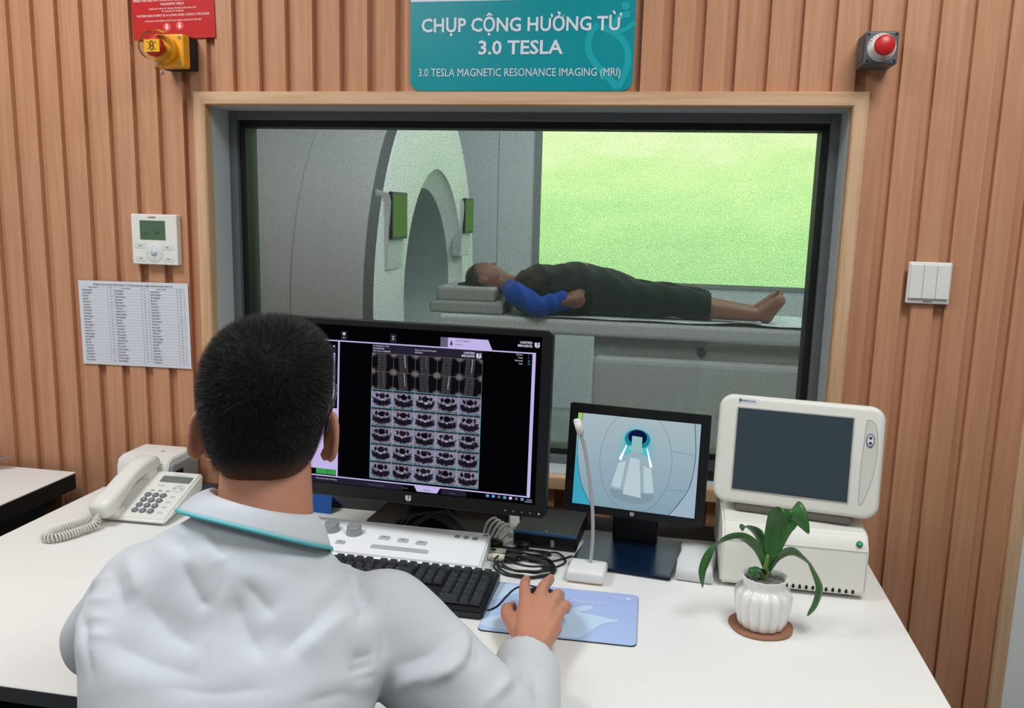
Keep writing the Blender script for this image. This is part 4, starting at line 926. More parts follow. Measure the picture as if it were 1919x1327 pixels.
# ================================================================== SMALL MONITOR, BLACK BOX
m2, T2 = mon('small_monitor', 'small black monitor showing the scanner bore with a camera view', (1.543, -0.205, 0.938), -7.6, 7.9)
b = bm_(); prism(b, rrect(-0.1425, 0.1425, -0.112, 0.112, 0.004, 3), 0.0, 0.018); prism(b, rrect(-0.12, 0.12, -0.09, 0.09, 0.01), 0.016, 0.034)
mkT('bezel', b, M_BLACK, m2, T2, 40)
b = bm_(); box(b, -0.126, 0.126, -0.0006, 0.001, -0.0965, 0.0945); sc2 = mkT('screen', b, M_GLASSBLK, m2, T2)
def cam_mat():
    m = bpy.data.materials.new('camera picture'); m.use_nodes = True; nt = m.node_tree; nt.nodes.clear()
    e = nt.nodes.new('ShaderNodeEmission'); o = nt.nodes.new('ShaderNodeOutputMaterial')
    uv = nt.nodes.new('ShaderNodeUVMap'); uv.uv_map = 'tile'; sp = nt.nodes.new('ShaderNodeSeparateXYZ'); nt.links.new(uv.outputs[0], sp.inputs[0])
    x = S(nt, sp.outputs[0]); y = S(nt, sp.outputs[1])
    dx = x*1.0; dy = y-0.05; d = (dx*dx+dy*dy).sqrt()
    base = mixcol(nt, (y*3.2+0.5), lin('#7FA3B8'), lin('#BFD0D6'))
    c1 = mixcol(nt, (1.0-(dx*dx*1.6+(y-0.028)*(y-0.028)).sqrt().smooth(0.01, 0.06))*0.95, base, lin('#2FD0D8'))
    nt.links.new(c1, e.inputs[0]); e.inputs[1].default_value = 0.82; nt.links.new(e.outputs[0], o.inputs[0]); return m
b = bm_(); uvl = b.loops.layers.uv.new('tile')
SX, SZ = 0.1245, 0.0940
def el(cx, cz, rx, rz, a0=0, a1=360, n=40): return [(cx+rx*math.cos(math.radians(a0+(a1-a0)*i/n)), cz+rz*math.sin(math.radians(a0+(a1-a0)*i/n))) for i in range(n+1)]
def clip(p): return [(max(-SX, min(SX, x)), max(-SZ-0.0015, min(SZ-0.0015, z))) for x, z in p]
YS = -0.0010
f = flat(b, [(-SX, -SZ-0.0015), (SX, -SZ-0.0015), (SX, SZ-0.0015), (-SX, SZ-0.0015)], YS, 0)
flat(b, [(-SX, -0.0955), (-0.085, -0.0955), (-0.110, -0.05), (-0.122, 0.01), (-SX, 0.05)], YS-0.0002, 1)
flat(b, [(-SX, 0.0925), (-0.114, 0.0925), (-0.121, 0.05), (-SX, 0.04)], YS-0.0002, 2)
flat(b, [(SX, 0.092), (0.112, 0.092), (0.118, 0.03), (0.112, -0.03), (0.092, -0.07), (0.074, -0.0955), (SX, -0.0955)], YS-0.0002, 11)
def line(p, w_, mi, lv=3, k=0): stroke(b, clip(p), w_, YS-0.0002*lv, mi, k)
line([(0.112, 0.092), (0.118, 0.03), (0.112, -0.03), (0.092, -0.07), (0.074, -0.0955)], 0.0012, 3, 3, 6)
line([(-0.114, 0.0925), (-0.121, 0.04), (-0.118, -0.01), (-0.107, -0.055), (-0.085, -0.0955)], 0.0009, 3, 3, 6)
line(el(0, 0.005, 0.073, 0.105, 70, 290), 0.0006, 4); line(el(0, 0.005, 0.073, 0.105, -70, 70), 0.0006, 4)
line([(0.073, 0.033), (0.114, 0.030)], 0.0006, 4); line([(0.068, -0.045), (0.104, -0.043)], 0.0006, 4)
flat(b, [(-0.026, 0.012), (-0.006, 0.025), (0.006, 0.025), (0.029, 0.010), (0.038, -0.058), (0.006, -0.07), (-0.03, -0.066), (-0.046, -0.052)], YS-0.0004, 5)
flat(b, el(-0.004, -0.062, 0.044, 0.020, 180, 360)+[(0.04, -0.058), (-0.048, -0.056)][:2], YS-0.0006, 6)
flat(b, [(-0.046, -0.050), (-0.027, -0.053), (-0.019, 0.004), (-0.034, -0.002)], YS-0.0008, 7); flat(b, [(0.022, -0.057), (0.041, -0.054), (0.033, -0.008), (0.017, -0.002)], YS-0.0008, 7)
flat(b, [(-0.021, -0.064), (0.016, -0.068), (0.008, 0.010), (-0.011, 0.012)], YS-0.0008, 7)
disc(b, 0.001, 0.050, 0.026, YS-0.0010, 8, 32, 0.020)
flat(b, el(0.001, 0.054, 0.019, 0.015), YS-0.0012, 9); disc(b, 0.001, 0.062, 0.009, YS-0.0014, 3, 20, 0.006)
flat(b, [(-0.010, 0.036), (-0.010, 0.056), (0.011, 0.055), (0.011, 0.035), (0.014, 0.034), (0.014, 0.024), (-0.014, 0.026), (-0.014, 0.036)], YS-0.0016, 10)
flat(b, [(-0.021, 0.036), (-0.0185, 0.037), (-0.029, 0.003), (-0.034, 0.007)], YS-0.0012, 12); flat(b, [(0.0205, 0.034), (0.023, 0.033), (0.035, -0.003), (0.030, -0.005)], YS-0.0012, 12)
for f in b.faces:
    for l in f.loops: l[uvl].uv = (l.vert.co.x, l.vert.co.z)
mkT('screen_picture', b, [cam_mat(), glow('view cyan', '#3FA9C4', 0.9), glow('view green', '#9BD36A', 0.9), glow('view dark', '#16204A', 0.6), glow('view line', '#5A6F7C', 0.8), glow('view table', '#A3BAC6', 0.85), glow('view rim', '#8AA0AE', 0.85), glow('view pale', '#BFD1D9', 0.92), glow('view bore', '#1C8FA0', 0.85), glow('view navy', '#10164C', 0.7), glow('view coil', '#9CCBC9', 0.85), glow('view side', '#A8BFD0', 0.85), glow('view strip', '#F2F8FF', 1.1)], sc2, T2)
b = bm_(); shield(b, 0.0005, -0.1035, 0.004, -0.0008); mkT('logo', b, mat('logo silver'), m2, T2)
b = bm_(); box(b, -0.046, 0.046, 0.028, 0.062, 0.008, 0.20, 0.006); mk('neck', b, M_BLACK, m2)
b = bm_(); t = bmesh.new(); prism(t, [(-0.104, -0.118), (0.096, -0.118), (0.102, 0.06), (-0.096, 0.06)], 0, 0.012)
for v in t.verts: v.co = Vector((v.co.x, v.co.z, v.co.y*(0.45 if v.co.z < 0 else 1.0)+0.001))
bmesh.ops.recalc_face_normals(t, faces=t.faces[:]); bmesh.ops.bevel(t, geom=t.edges[:], offset=0.003, segments=2, affect='EDGES'); merge(b, t); mk('base', b, mat('dark blue base', '#0B1F38', 0.25), m2)
mpc = thing('mini_computer', 'flat black box with a blue front edge between the two monitors', 'computer', (1.372, -0.16, 0.75), math.radians(-3))
b = bm_(); box(b, -0.066, 0.066, -0.078, 0.085, 0.002, 0.036, 0.003); mk('case', b, M_BLACK, mpc)
b = bm_(); box(b, -0.066, 0.066, -0.0795, -0.076, 0.030, 0.0362, 0.001); mk('front_strip', b, mat('strip blue', '#2F5F8E', 0.25), mpc)
b = bm_(); box(b, 0.012, 0.020, -0.0798, -0.0775, 0.008, 0.022, 0.0008); box(b, -0.001, 0.003, -0.072, -0.064, 0.0358, 0.0366); mk('front_tab', b, M_GREY, mpc)
sb = thing('window_box', 'small black box with printed face on the window ledge between the right screens', 'box', (1.6865, 0.065, 0.837))
b = bm_(); box(b, -0.035, 0.035, -0.025, 0.03, 0, 0.065, 0.002); mk('case', b, M_BLACK, sb)
b = bm_(); box(b, -0.033, 0.033, -0.0256, -0.025, 0.024, 0.05); mk('label_face', b, M_DARKGREY, sb)
b = bm_(); stroke(b, [(0.002, 0.044), (-0.001, 0.037), (0.006, 0.028)], 0.0014, -0.0262, k=0); mk('label_mark', b, M_STEEL, sb)

# ================================================================== WHITE DISPLAY ON ITS CONTROL UNIT
wd = thing('white_display', 'cream display with a dark blank screen on a grey swivel foot', 'monitor', (1.843, -0.27, 0.8765), math.radians(-8.6))
TW = Matrix.Translation((0, 0, 0.997-0.8765)) @ Matrix.Rotation(-math.radians(9.6), 4, 'X')
b = bm_(); slab(b, -0.1485, 0.1485, -0.1035, 0.1035, 0.026, 0.0, 0.045, 0.009, 0.012)
prism(b, rrect(-0.11, 0.11, -0.075, 0.075, 0.02, 6), 0.04, 0.085)
hs_ = mkT('housing', b, M_CREAM, wd, TW, 35)
b = bm_(); prism(b, rrect(-0.115, 0.0955, -0.0785, 0.0815, 0.002, 2), -0.0012, 0.002); mkT('screen_rim', b, mat('rim grey', '#B5B4AC', 0.5), wd, TW)
b = bm_(); box(b, -0.1125, 0.0932, -0.0018, 0.001, -0.076, 0.0792); mkT('screen', b, mat('blank screen', '#35424B', 0.4, spec=0.4), wd, TW)
b = bm_(); flat(b, [(x/1000, z/1000) for x, z in spl2([(112.5, 0), (116, 72), (119, 78), (124, 78.5), (132, 70), (136.5, 45), (137, 10), (131, -35), (120, -72), (115, -77), (112.5, -70)])], -0.0004); bp = mkT('button_panel', b, mat('panel cream', '#D3D1C8', 0.45), wd, TW)
b = bm_(); pts = spl2([(112.5, 0), (116, 72), (119, 78), (124, 78.5), (132, 70), (136.5, 45), (137, 10), (131, -35), (120, -72), (115, -77), (112.5, -70)]); stroke(b, [(x/1000, z/1000) for x, z in pts+[pts[0]]], 0.0006, -0.0007, 0, 0); mkT('panel_groove', b, M_GREY, bp, TW)
b = bm_(); lathe(b, (0, 0, 0), [(0.0075, 0), (0.0075, 0.0015), (0.0065, 0.002), (0.001, 0.002)], 28, ax=(0, -1, 0))
for v in b.verts: v.co = Vector((v.co.x*0.92+0.1245, v.co.y-0.0006, v.co.z*1.7+0.042))
mkT('oval_button', b, mat('button rim blue', '#5B6B80', 0.35), wd, TW)
b = bm_(); disc(b, 0.1245, 0.042, 0.0054, -0.0029, 0, 24, 0.0102); mkT('button_face', b, M_PLASTIC, wd, TW)
b = bm_(); disc(b, 0.1245, 0.0465, 0.0028, -0.0033, 0, 16, 0.0028); disc(b, 0.1245, 0.0370, 0.0028, -0.0033, 0, 16, 0.0028); mkT('button_symbols', b, mat('symbol navy', '#39465A', 0.5), wd, TW)
b = bm_(); prism(b, [(-0.1135, 0.0895), (-0.079, 0.0895), (-0.079, 0.0985), (-0.1135, 0.0985)], -0.0006, 0.001); sk = mkT('sticker', b, mat('sticker white', '#E6E8EA', 0.5), wd, TW)
b = bm_(); text_into(b, 'Medtronal', -0.0935, 0.0925, 0.003, 0.023, y=-0.001, bold=0.03); mkT('sticker_lettering', b, mat('sticker navy', '#3B4686', 0.5), sk, TW)
b = bm_(); disc(b, -0.1095, 0.094, 0.0032, -0.001); mkT('sticker_mark', b, mat('sticker green', '#2F8A4C', 0.5), sk, TW)
b = bm_(); box(b, -0.108, 0.108, -0.012, 0.16, 0.0, 0.022, 0.010, 4); box(b, -0.05, 0.05, 0.02, 0.08, 0.018, 0.06, 0.006); mk('swivel_foot', b, mat('foot grey', '#6B6660', 0.55), wd, 40)

cu = thing('control_unit', 'cream box unit with a green lamp under the white display', 'control unit', (1.842, -0.335, 0.75), math.radians(-0.8))
b = bm_(); t = bmesh.new(); prism(t, [(0.0, 0.012), (0.006, 0.006), (0.27, 0.006), (0.27, 0.126), (0.060, 0.126), (0.022, 0.120), (0.002, 0.098), (0.0, 0.092)], -0.129, 0.129)
for v in t.verts: v.co = Vector((v.co.y, v.co.x, v.co.z))
bmesh.ops.recalc_face_normals(t, faces=t.faces[:]); bmesh.ops.bevel(t, geom=t.edges[:], offset=0.0045, segments=3, affect='EDGES'); merge(b, t); mk('housing', b, M_CREAM, cu, 35)
b = bm_(); stroke(b, [(-0.122, 0.0935), (0.127, 0.0935)], 0.0007, -0.0003, k=0); mk('seam', b, M_GREY, cu)
for i in range(13):
    b = bm_(); prism(b, rrect(-0.032+0.0116*i-0.0024, -0.032+0.0116*i+0.0024, 0.0125, 0.0205, 0.0022, 4), -0.0006, 0.002); mk('vent_hole', b, M_BLACK, cu)
b = bm_(); lathe(b, (0.112, 0.006, 0.106), [(0.0055, 0), (0.0055, 0.0025), (0.004, 0.003), (0.001, 0.003)], 20, ax=(0, -0.75, 0.65)); lp = mk('lamp_rim', b, M_DARKGREY, cu)
b = bm_(); lathe(b, (0.112, 0.0035, 0.1082), [(0.0038, 0), (0.0034, 0.0012), (0.001, 0.0016)], 20, ax=(0, -0.75, 0.65)); mk('lamp', b, glow('unit lamp green', '#2FB57A', 0.9), lp)
for sx in (-0.10, 0.10):
    for sy in (0.03, 0.24):
        b = bm_(); cyl(b, (sx, sy, 0), (sx, sy, 0.008), 0.010); mk('foot', b, M_BLACK, cu)

tw = thing('folded_towel', 'small folded white towel beside the cream unit', 'towel', (1.672, -0.262, 0.75), math.radians(-6))
M_TOWEL = mat('towel cloth', '#D9DCDB', 0.95, var=0.05, vscale=120, bstr=0.5, bscale=700)
def roundslab(x0, x1, y0, y1, z0, z1, sag):
    t = bmesh.new(); box(t, x0, x1, y0, y1, z0, z1, min(0.006, (z1-z0)/2.1), 4); bmesh.ops.subdivide_edges(t, edges=t.edges[:], cuts=2, use_grid_fill=True)
    for v in t.verts: v.co.z += sag*math.sin(30*v.co.x+1)*math.sin(26*v.co.y); v.co.x += 0.002*math.sin(60*v.co.y)
    return t
for i, (z0, z1, dx) in enumerate(((0.001, 0.014, 0), (0.0135, 0.028, -0.002))):
    b = roundslab(-0.032+dx, 0.036+dx, -0.066+0.004*i, 0.066, z0, z1, 0.0012); mk('fold', b, M_TOWEL, tw, True)
b = bm_(); loft(b, [(Vector((x, -0.062, 0.0145)), Vector((0, 0.008, 0)), Vector((0, 0, 0.0135))) for x in (-0.033, -0.01, 0.012, 0.034)], 16); mk('front_fold', b, M_TOWEL, tw, True)

# ================================================================== POTTED PLANT
co_ = thing('coaster', 'reddish brown round card coaster under the white flower pot', 'coaster', (1.773, -0.478, 0.75))
b = bm_(); rings(b, [[Vector(((0.053+0.0012*math.sin(5*a))*math.cos(a), (0.051+0.001*math.cos(3*a))*math.sin(a), z)) for a in [2*PI*i/40 for i in range(40)]] for z in (0.0002, 0.0042)]); mk('disc', b, mat('coaster brown', '#9A6A50', 0.75, bstr=0.2), co_)
pp = thing('potted_plant', 'green strap leaved plant in a small fluted white pot', 'plant', (1.773, -0.478, 0.7545))
def flute(r, z, amp, n=112, ribs=14): return [Vector(((r+amp*(abs(math.sin(ribs*a/2))-0.6))*math.cos(a), (r+amp*(abs(math.sin(ribs*a/2))-0.6))*math.sin(a), z)) for a in [2*PI*i/n for i in range(n)]]
b = bm_()
prof = [(0.033, 0, 0.0), (0.037, 0.002, 0.003), (0.0395, 0.010, 0.005), (0.043, 0.03, 0.006), (0.0455, 0.050, 0.006), (0.0455, 0.058, 0.006), (0.043, 0.064, 0.005), (0.0375, 0.068, 0.002), (0.0345, 0.072, 0.001), (0.0345, 0.078, 0.001), (0.0365, 0.084, 0.002), (0.0375, 0.088, 0.002), (0.0360, 0.0885, 0.001), (0.0335, 0.086, 0.0), (0.032, 0.078, 0.0), (0.032, 0.066, 0.0)]
rings(b, [flute(r, z, a) for r, z, a in prof]); mk('pot', b, mat('glazed white', '#EFEDE8', 0.22, var=0.01, coat=0.4), pp, 60)
b = bm_(); lathe(b, (0, 0, 0), [(0.0335, 0.060), (0.0335, 0.076), (0.001, 0.077)], 32); mk('soil', b, mat('potting soil', '#3A3532', 0.95, bstr=0.6, bscale=300), pp)
M_PEB = mat('pebble', '#6F6D6C', 0.7, var=0.35, vscale=60, bstr=0.4)
for i in range(15):
    a = i*2.4; rr_ = 0.006+0.021*math.sqrt((i+0.5)/15); b = bm_(); sr = 0.0065+0.0025*random.random()
    ellipsoid(b, (rr_*math.cos(a), rr_*math.sin(a), 0.079+0.002*random.random()), (sr, sr*0.8, sr*0.7), n=10, m=7, p=2.3)
    for v in b.verts: v.co += Vector((random.uniform(-1, 1), random.uniform(-1, 1), random.uniform(-1, 1)))*0.0005
    mk('pebble', b, M_PEB, pp, True)
M_LEAF = bpy.data.materials.new('leaf green'); M_LEAF.use_nodes = True
nt = M_LEAF.node_tree; bs = nt.nodes['Principled BSDF']; vec, (x, y, z) = coords(nt)
nt.links.new(mixcol(nt, noise(nt, vec, 90, 3, 0.6, (1, 1, 0.2)), lin('#1E4A20'), lin('#3F7A34')), bs.inputs['Base Color']); bs.inputs['Roughness'].default_value = 0.35
b = bm_(); tube(b, [(0, 0, 0.07), (0.001, 0, 0.10), (0.003, 0.001, 0.125)], lambda t: 0.006-0.002*t, 12); mk('stem', b, mat('stem green', '#6F8F4A', 0.5), pp, True)
def leaf(pts, wmax, across, fold=0.3, peak=0.45, tipcol=None):
    P = spline(pts, 10); n = len(P); b = bm_(); rs = []
    A = Vector(across).normalized()
    for i, p in enumerate(P):
        t = i/(n-1); d = (P[min(i+1, n-1)]-P[max(i-1, 0)]).normalized(); s = (A-d*A.dot(d)).normalized(); nn = s.cross(d).normalized()
        w_ = wmax*(0.30+0.70*min(1, (t/peak)))*(1-max(0, (t-peak)/(1-peak))**2.2)*0.5+0.0006
        rs.append([p+s*w_*q+nn*fold*w_*abs(q)+nn*0.0009*math.sin(17*t+q*2) for q in (-1, -0.66, -0.33, 0, 0.33, 0.66, 1)])
    rings(b, rs, close=False, caps=False); o = mk('leaf', b, M_LEAF, pp, True); o.modifiers.new('solid', 'SOLIDIFY').thickness = 0.0007
leaf([(0.003, 0.001, 0.098), (0.010, 0.002, 0.14), (0.020, 0.000, 0.185), (0.030, -0.008, 0.207), (0.044, -0.016, 0.200), (0.060, -0.022, 0.176)], 0.046, (1, -0.35, 0.25), 0.35, 0.42)
leaf([(0.000, 0.0, 0.098), (-0.018, 0.001, 0.135), (-0.045, 0.0, 0.150), (-0.080, -0.006, 0.135), (-0.100, -0.012, 0.095), (-0.101, -0.014, 0.062)], 0.030, (0.5, -0.55, 0.7), -0.25, 0.5)
leaf([(0.004, 0.0, 0.098), (0.018, -0.002, 0.125), (0.042, -0.006, 0.140), (0.070, -0.010, 0.120), (0.088, -0.014, 0.085), (0.084, -0.018, 0.055), (0.070, -0.022, 0.034)], 0.031, (-0.5, -0.55, 0.7), -0.25, 0.45)
leaf([(-0.001, 0.006, 0.098), (-0.008, 0.012, 0.13), (-0.018, 0.016, 0.153), (-0.036, 0.014, 0.164), (-0.040, 0.012, 0.158)], 0.030, (0.5, -0.8, 0.3), -0.3, 0.5)
leaf([(-0.001, -0.004, 0.092), (-0.009, -0.014, 0.104), (-0.019, -0.020, 0.102), (-0.020, -0.023, 0.092)], 0.022, (0.7, -0.7, 0.2), -0.2, 0.6)

# ================================================================== CABLES ON THE DESK
M_CABLE = mat('black cable', '#121315', 0.45)
b = bm_()
for q, (r_, cx_, cy_, ph_) in enumerate(((0.056, 0, 0, 0.2), (0.051, 0.003, -0.004, 1.1), (0.047, 0.006, 0.003, 2.0), (0.053, -0.004, 0.004, 3.0))):
    pts = [(cx_+r_*1.08*math.cos(ph_+2*PI*i/16), cy_+r_*0.80*math.sin(ph_+2*PI*i/16)+0.0, 0.0028+0.0042*q*0.8+0.001*math.sin(3*i)) for i in range(17)]
    tube(b, pts, 0.0022, 6, 6)
tube(b, [(0.055, 0.01, 0.004), (0.03, 0.025, 0.009), (-0.02, 0.034, 0.012), (-0.055, 0.035, 0.009)], 0.0032, 6, 8)
tube(b, [(-0.045, 0.03, 0.006), (-0.03, 0.0, 0.012), (0.01, -0.016, 0.014), (0.045, -0.002, 0.012), (0.056, 0.014, 0.006)], 0.0022, 6, 8)
o = mk('cable_coil', b, M_CABLE, None, True, loc=(1.344, -0.342, 0.75)); tag(o, 'loose coil of thin black cable right of the white console', 'cable')
b = bm_(); tube(b, [(1.268, -0.300, 0.766), (1.31, -0.268, 0.756), (1.345, -0.252, 0.7525), (1.385, -0.268, 0.7525), (1.352, -0.286, 0.7525), (1.352, -0.308, 0.7525), (1.395, -0.295, 0.7525), (1.428, -0.262, 0.7525)], 0.002, 6); tube(b, [(1.325, -0.312, 0.758), (1.36, -0.285, 0.7565), (1.395, -0.262, 0.7565), (1.418, -0.292, 0.7525), (1.400, -0.325, 0.7525), (1.375, -0.332, 0.7525)], 0.002, 6); tube(b, [(1.270, -0.250, 0.753), (1.315, -0.252, 0.7525), (1.38, -0.264, 0.7565)], 0.0022, 6)
o = mk('loose_cable', b, M_CABLE, None, True); tag(o, 'thin black cable winding over the desk from the console to the small monitor', 'cable')
M_IVORY = mat('ivory connector', '#D6D3BE', 0.5)
for i, (yy, lab) in enumerate(((-0.290, 'ivory round plug with black sleeve, the one nearer the window wall beside the console'), (-0.318, 'ivory round plug with black sleeve, the one nearer the keyboard beside the console'))):
    cn = thing('cable_plug', lab, 'plug', (1.274+0.002*i, yy, 0.7585), math.radians(-2), 'ivory plugs at the console side')
    b = bm_(); cyl(b, (-0.002, 0, 0), (0.024, 0, 0), 0.0075, n=16); cyl(b, (-0.010, 0, 0), (-0.002, 0, 0), 0.0058, n=16); mk('ivory_shell', b, M_IVORY, cn)
    b = bm_(); box(b, 0.024, 0.048, -0.0065, 0.0065, -0.0065, 0.0065, 0.002); cyl(b, (0.048, 0, 0), (0.056, 0, 0), 0.004, n=12); mk('black_sleeve', b, M_BLACK, cn)
b = bm_()
for q in range(4): tube(b, [(1.235+0.008*q, -0.235, 0.756+0.001*q), (1.24+0.010*q, -0.21, 0.785-0.003*q), (1.255+0.008*q, -0.19, 0.790-0.004*q), (1.265+0.006*q, -0.20, 0.768), (1.27+0.004*q, -0.225, 0.754)], 0.0028, 8)
tube(b, [(1.225, -0.23, 0.755), (1.265, -0.235, 0.758), (1.285, -0.215, 0.770), (1.296, -0.20, 0.780)], 0.0026, 8); tube(b, [(1.225, -0.245, 0.755), (1.27, -0.252, 0.756), (1.295, -0.235, 0.762), (1.303, -0.225, 0.766)], 0.0026, 8)
o = mk('white_cable', b, mat('white cable', '#C9C8C2', 0.5), None, True); tag(o, 'looped white cables behind the right end of the console', 'cable')
vg = thing('cable_connector', 'white flat connector lying on the white cables under the big monitor corner', 'plug', (1.297, -0.195, 0.752), math.radians(18))
b = bm_(); t = bmesh.new(); box(t, -0.011, 0.011, -0.006, 0.006, 0.0, 0.030, 0.003, 3); t.transform(Matrix.Translation((0, 0, 0.022)) @ Matrix.Rotation(-0.5, 4, 'X')); merge(b, t); tube(b, [(0, 0.0, 0.024), (0.001, -0.006, 0.012), (0.003, -0.012, 0.003)], 0.004, 8); mk('shell', b, M_PLASTIC, vg)
b = bm_(); ellipsoid(b, (0.012, -0.012, 0.008), (0.010, 0.014, 0.008)); mk('strain_relief', b, M_PLASTIC, vg, True)
b = bm_()
for q in range(5): tube(b, [(1.045+0.012*q, -0.250, 0.7665+0.002*q), (1.062+0.013*q, -0.246, 0.790+0.004*(q % 3)), (1.105+0.012*q, -0.242, 0.804+0.003*q), (1.15+0.008*q, -0.244, 0.796), (1.195+0.004*q, -0.250, 0.7665+0.001*q)], 0.0045, 8)
o = mk('cable_bundle', b, M_CABLE, None, True); tag(o, 'bundle of thick black cables looping under the big monitor', 'cable')
b = bm_(); ellipsoid(b, (0, 0, 0.011), (0.018, 0.014, 0.0105)); ellipsoid(b, (-0.018, 0.004, 0.010), (0.014, 0.012, 0.0095)); o = mk('cable_knot', b, M_CABLE, None, True, loc=(1.266, -0.255, 0.7505)); tag(o, 'balled up tie of black cable by the console corner', 'cable')
b = bm_(); ellipsoid(b, (0, 0, 0.010), (0.016, 0.015, 0.0098)); tube(b, [(-0.012, -0.01, 0.006), (-0.03, -0.025, 0.004), (-0.035, -0.05, 0.004)], 0.003, 8); o = mk('ferrite_bead', b, M_BLACK, None, True, loc=(1.325, -0.245, 0.7505)); tag(o, 'fat black cable bead right of the console above the ivory plugs', 'cable')
# ================================================================== PEOPLE
def skin_mat(name, col, hi, sc=60):
    m = bpy.data.materials.new(name); m.use_nodes = True; nt = m.node_tree; bs = nt.nodes['Principled BSDF']
    vec, (x, y, z) = coords(nt); n = noise(nt, vec, sc, 4, 0.6); n2 = noise(nt, vec, 14, 2)
    nt.links.new(mixcol(nt, n*0.5+n2*0.6-0.05, lin(col), lin(hi)), bs.inputs['Base Color']); bs.inputs['Roughness'].default_value = 0.5
    bs.inputs['Subsurface Weight'].default_value = 0.12; bs.inputs['Subsurface Radius'].default_value = (0.010, 0.004, 0.002); bs.inputs['Subsurface Scale'].default_value = 0.4
    bump(nt, bs, noise(nt, vec, 420, 3), 0.12, 0.0008); return m
def cloth_mat(name, c1, c2, sc=1200):
    m = bpy.data.materials.new(name); m.use_nodes = True; nt = m.node_tree; bs = nt.nodes['Principled BSDF']
    vec, (x, y, z) = coords(nt); n = noise(nt, vec, 9, 3)
    nt.links.new(mixcol(nt, n, lin(c1), lin(c2)), bs.inputs['Base Color']); bs.inputs['Roughness'].default_value = 0.85; bs.inputs['Specular IOR Level'].default_value = 0.2
    bs.inputs['Sheen Weight'].default_value = 0.1
    bump(nt, bs, noise(nt, vec, sc, 2), 0.12, 0.0006); return m
V = Vector
def finger(bm, pts, r0, r1):
    n = len(pts)
    for i in range(n-1):
        ra = r0+(r1-r0)*i/(n-1); rb = r0+(r1-r0)*(i+1)/(n-1); roundcone(bm, pts[i], ra, pts[i+1], rb, 14, 4)

# ---------------------------------------------------------------- seated technician
M_SKIN = skin_mat('warm skin', '#B87C62', '#C98E72')
op = thing('person', 'black haired person in white coat seated at the desk with a hand on the mouse', 'person', (1.10, -1.10, 0.0))
OO = V((1.10, -1.10, 0.0))
HC = V((1.100, -0.905, 1.190)); hf = V((-0.22, 0.975, 0.0)).normalized(); hl = V((hf.y, -hf.x, 0)); hu = V((0.03, 0.0, 1.0)).normalized()
def H(l, f, u): return HC+hl*l+hf*f+hu*u
ax_h = (hl, hf, hu)
SHL, SHR = V((0.962, -0.985, 0.965)), V((1.280, -0.935, 0.932))
ELL, ELR = V((0.872, -0.938, 0.862)), V((1.428, -0.955, 0.800)); WRR = V((1.413, -0.690, 0.793)); WRL = V((1.020, -0.770, 0.785))
NB = V((1.112, -0.955, 1.040))
b = bm_()
ellipsoid(b, H(0, 0.0, 0.008), (0.068, 0.092, 0.088), ax_h, 32, 24, 2.15)
ellipsoid(b, H(0, 0.035, -0.045), (0.058, 0.060, 0.070), ax_h)           # face
ellipsoid(b, H(0, 0.060, -0.085), (0.040, 0.036, 0.032), ax_h)           # jaw and chin
roundcone(b, H(0, 0.092, 0.0), 0.010, H(0, 0.112, -0.038), 0.012)         # nose
ellipsoid(b, H(0, 0.090, 0.022), (0.052, 0.014, 0.010), ax_h)            # brow
ellipsoid(b, H(0, 0.094, -0.066), (0.022, 0.010, 0.008), ax_h)           # lips
for s in (-1, 1):
    ellipsoid(b, H(s*0.045, 0.066, -0.028), (0.022, 0.022, 0.020), ax_h)  # cheek
    ea = (hl*0.72*s+hf*-0.70).normalized(); eb = ea.cross(hu)             # ear plate
    c0 = H(0.0745 if s > 0 else -0.080, -0.008, -0.040)
    for i in range(16):
        a0, a1 = 2*PI*i/16, 2*PI*(i+1)/16
        q = lambda a: c0+ea*(0.008+0.010*math.cos(a))+hu*(0.0285*math.sin(a)*(1.0 if math.sin(a) > 0 else 0.95))+hf*(0.006*math.sin(a))
        roundcone(b, q(a0), 0.0048, q(a1), 0.0048, 10, 3)
    ellipsoid(b, c0+ea*0.004, (0.013, 0.004, 0.026), (ea, eb, hu)); ellipsoid(b, c0-ea*0.004+hu*-0.026+hf*0.004, (0.008, 0.006, 0.010), ax_h)
roundcone(b, NB+V((0, 0.0, -0.02)), 0.061, H(0, -0.012, -0.070), 0.054, 28)
roundcone(b, NB+V((0, 0.015, -0.02)), 0.056, H(0, 0.010, -0.075), 0.050, 28)
ey = V((0.985, 0.155, -0.12)).normalized(); dp = V((-0.165, 0.98, 0.10)).normalized()
dq = V((-0.165, 0.97, -0.22)).normalized(); ez2 = V((0.96, 0.15, -0.23)).normalized()
def sec(c, hw, hd): return (V(c), ey*hw, dp*hd)
loft(b, [sec((1.10, -1.115, 0.46), 0.15, 0.10), sec((1.10, -1.115, 0.60), 0.145, 0.095), sec((1.10, -1.085, 0.76), 0.145, 0.10), sec((1.10, -1.03, 0.90), 0.145, 0.10), sec((1.105, -0.985, 0.965), 0.145, 0.080), sec((1.11, -0.955, 1.015), 0.060, 0.050)])
roundcone(b, SHL, 0.046, ELL, 0.038); roundcone(b, SHR, 0.046, ELR, 0.038)
roundcone(b, ELL, 0.037, WRL, 0.026); roundcone(b, ELR, 0.038, WRR+V((0, -0.06, 0)), 0.026)
for s in (-0.085, 0.085): roundcone(b, V((1.10+s, -1.11, 0.50)), 0.075, V((1.10+1.6*s, -0.70, 0.53)), 0.055); roundcone(b, V((1.10+1.6*s, -0.70, 0.52)), 0.052, V((1.10+1.6*s, -0.66, 0.12)), 0.040)
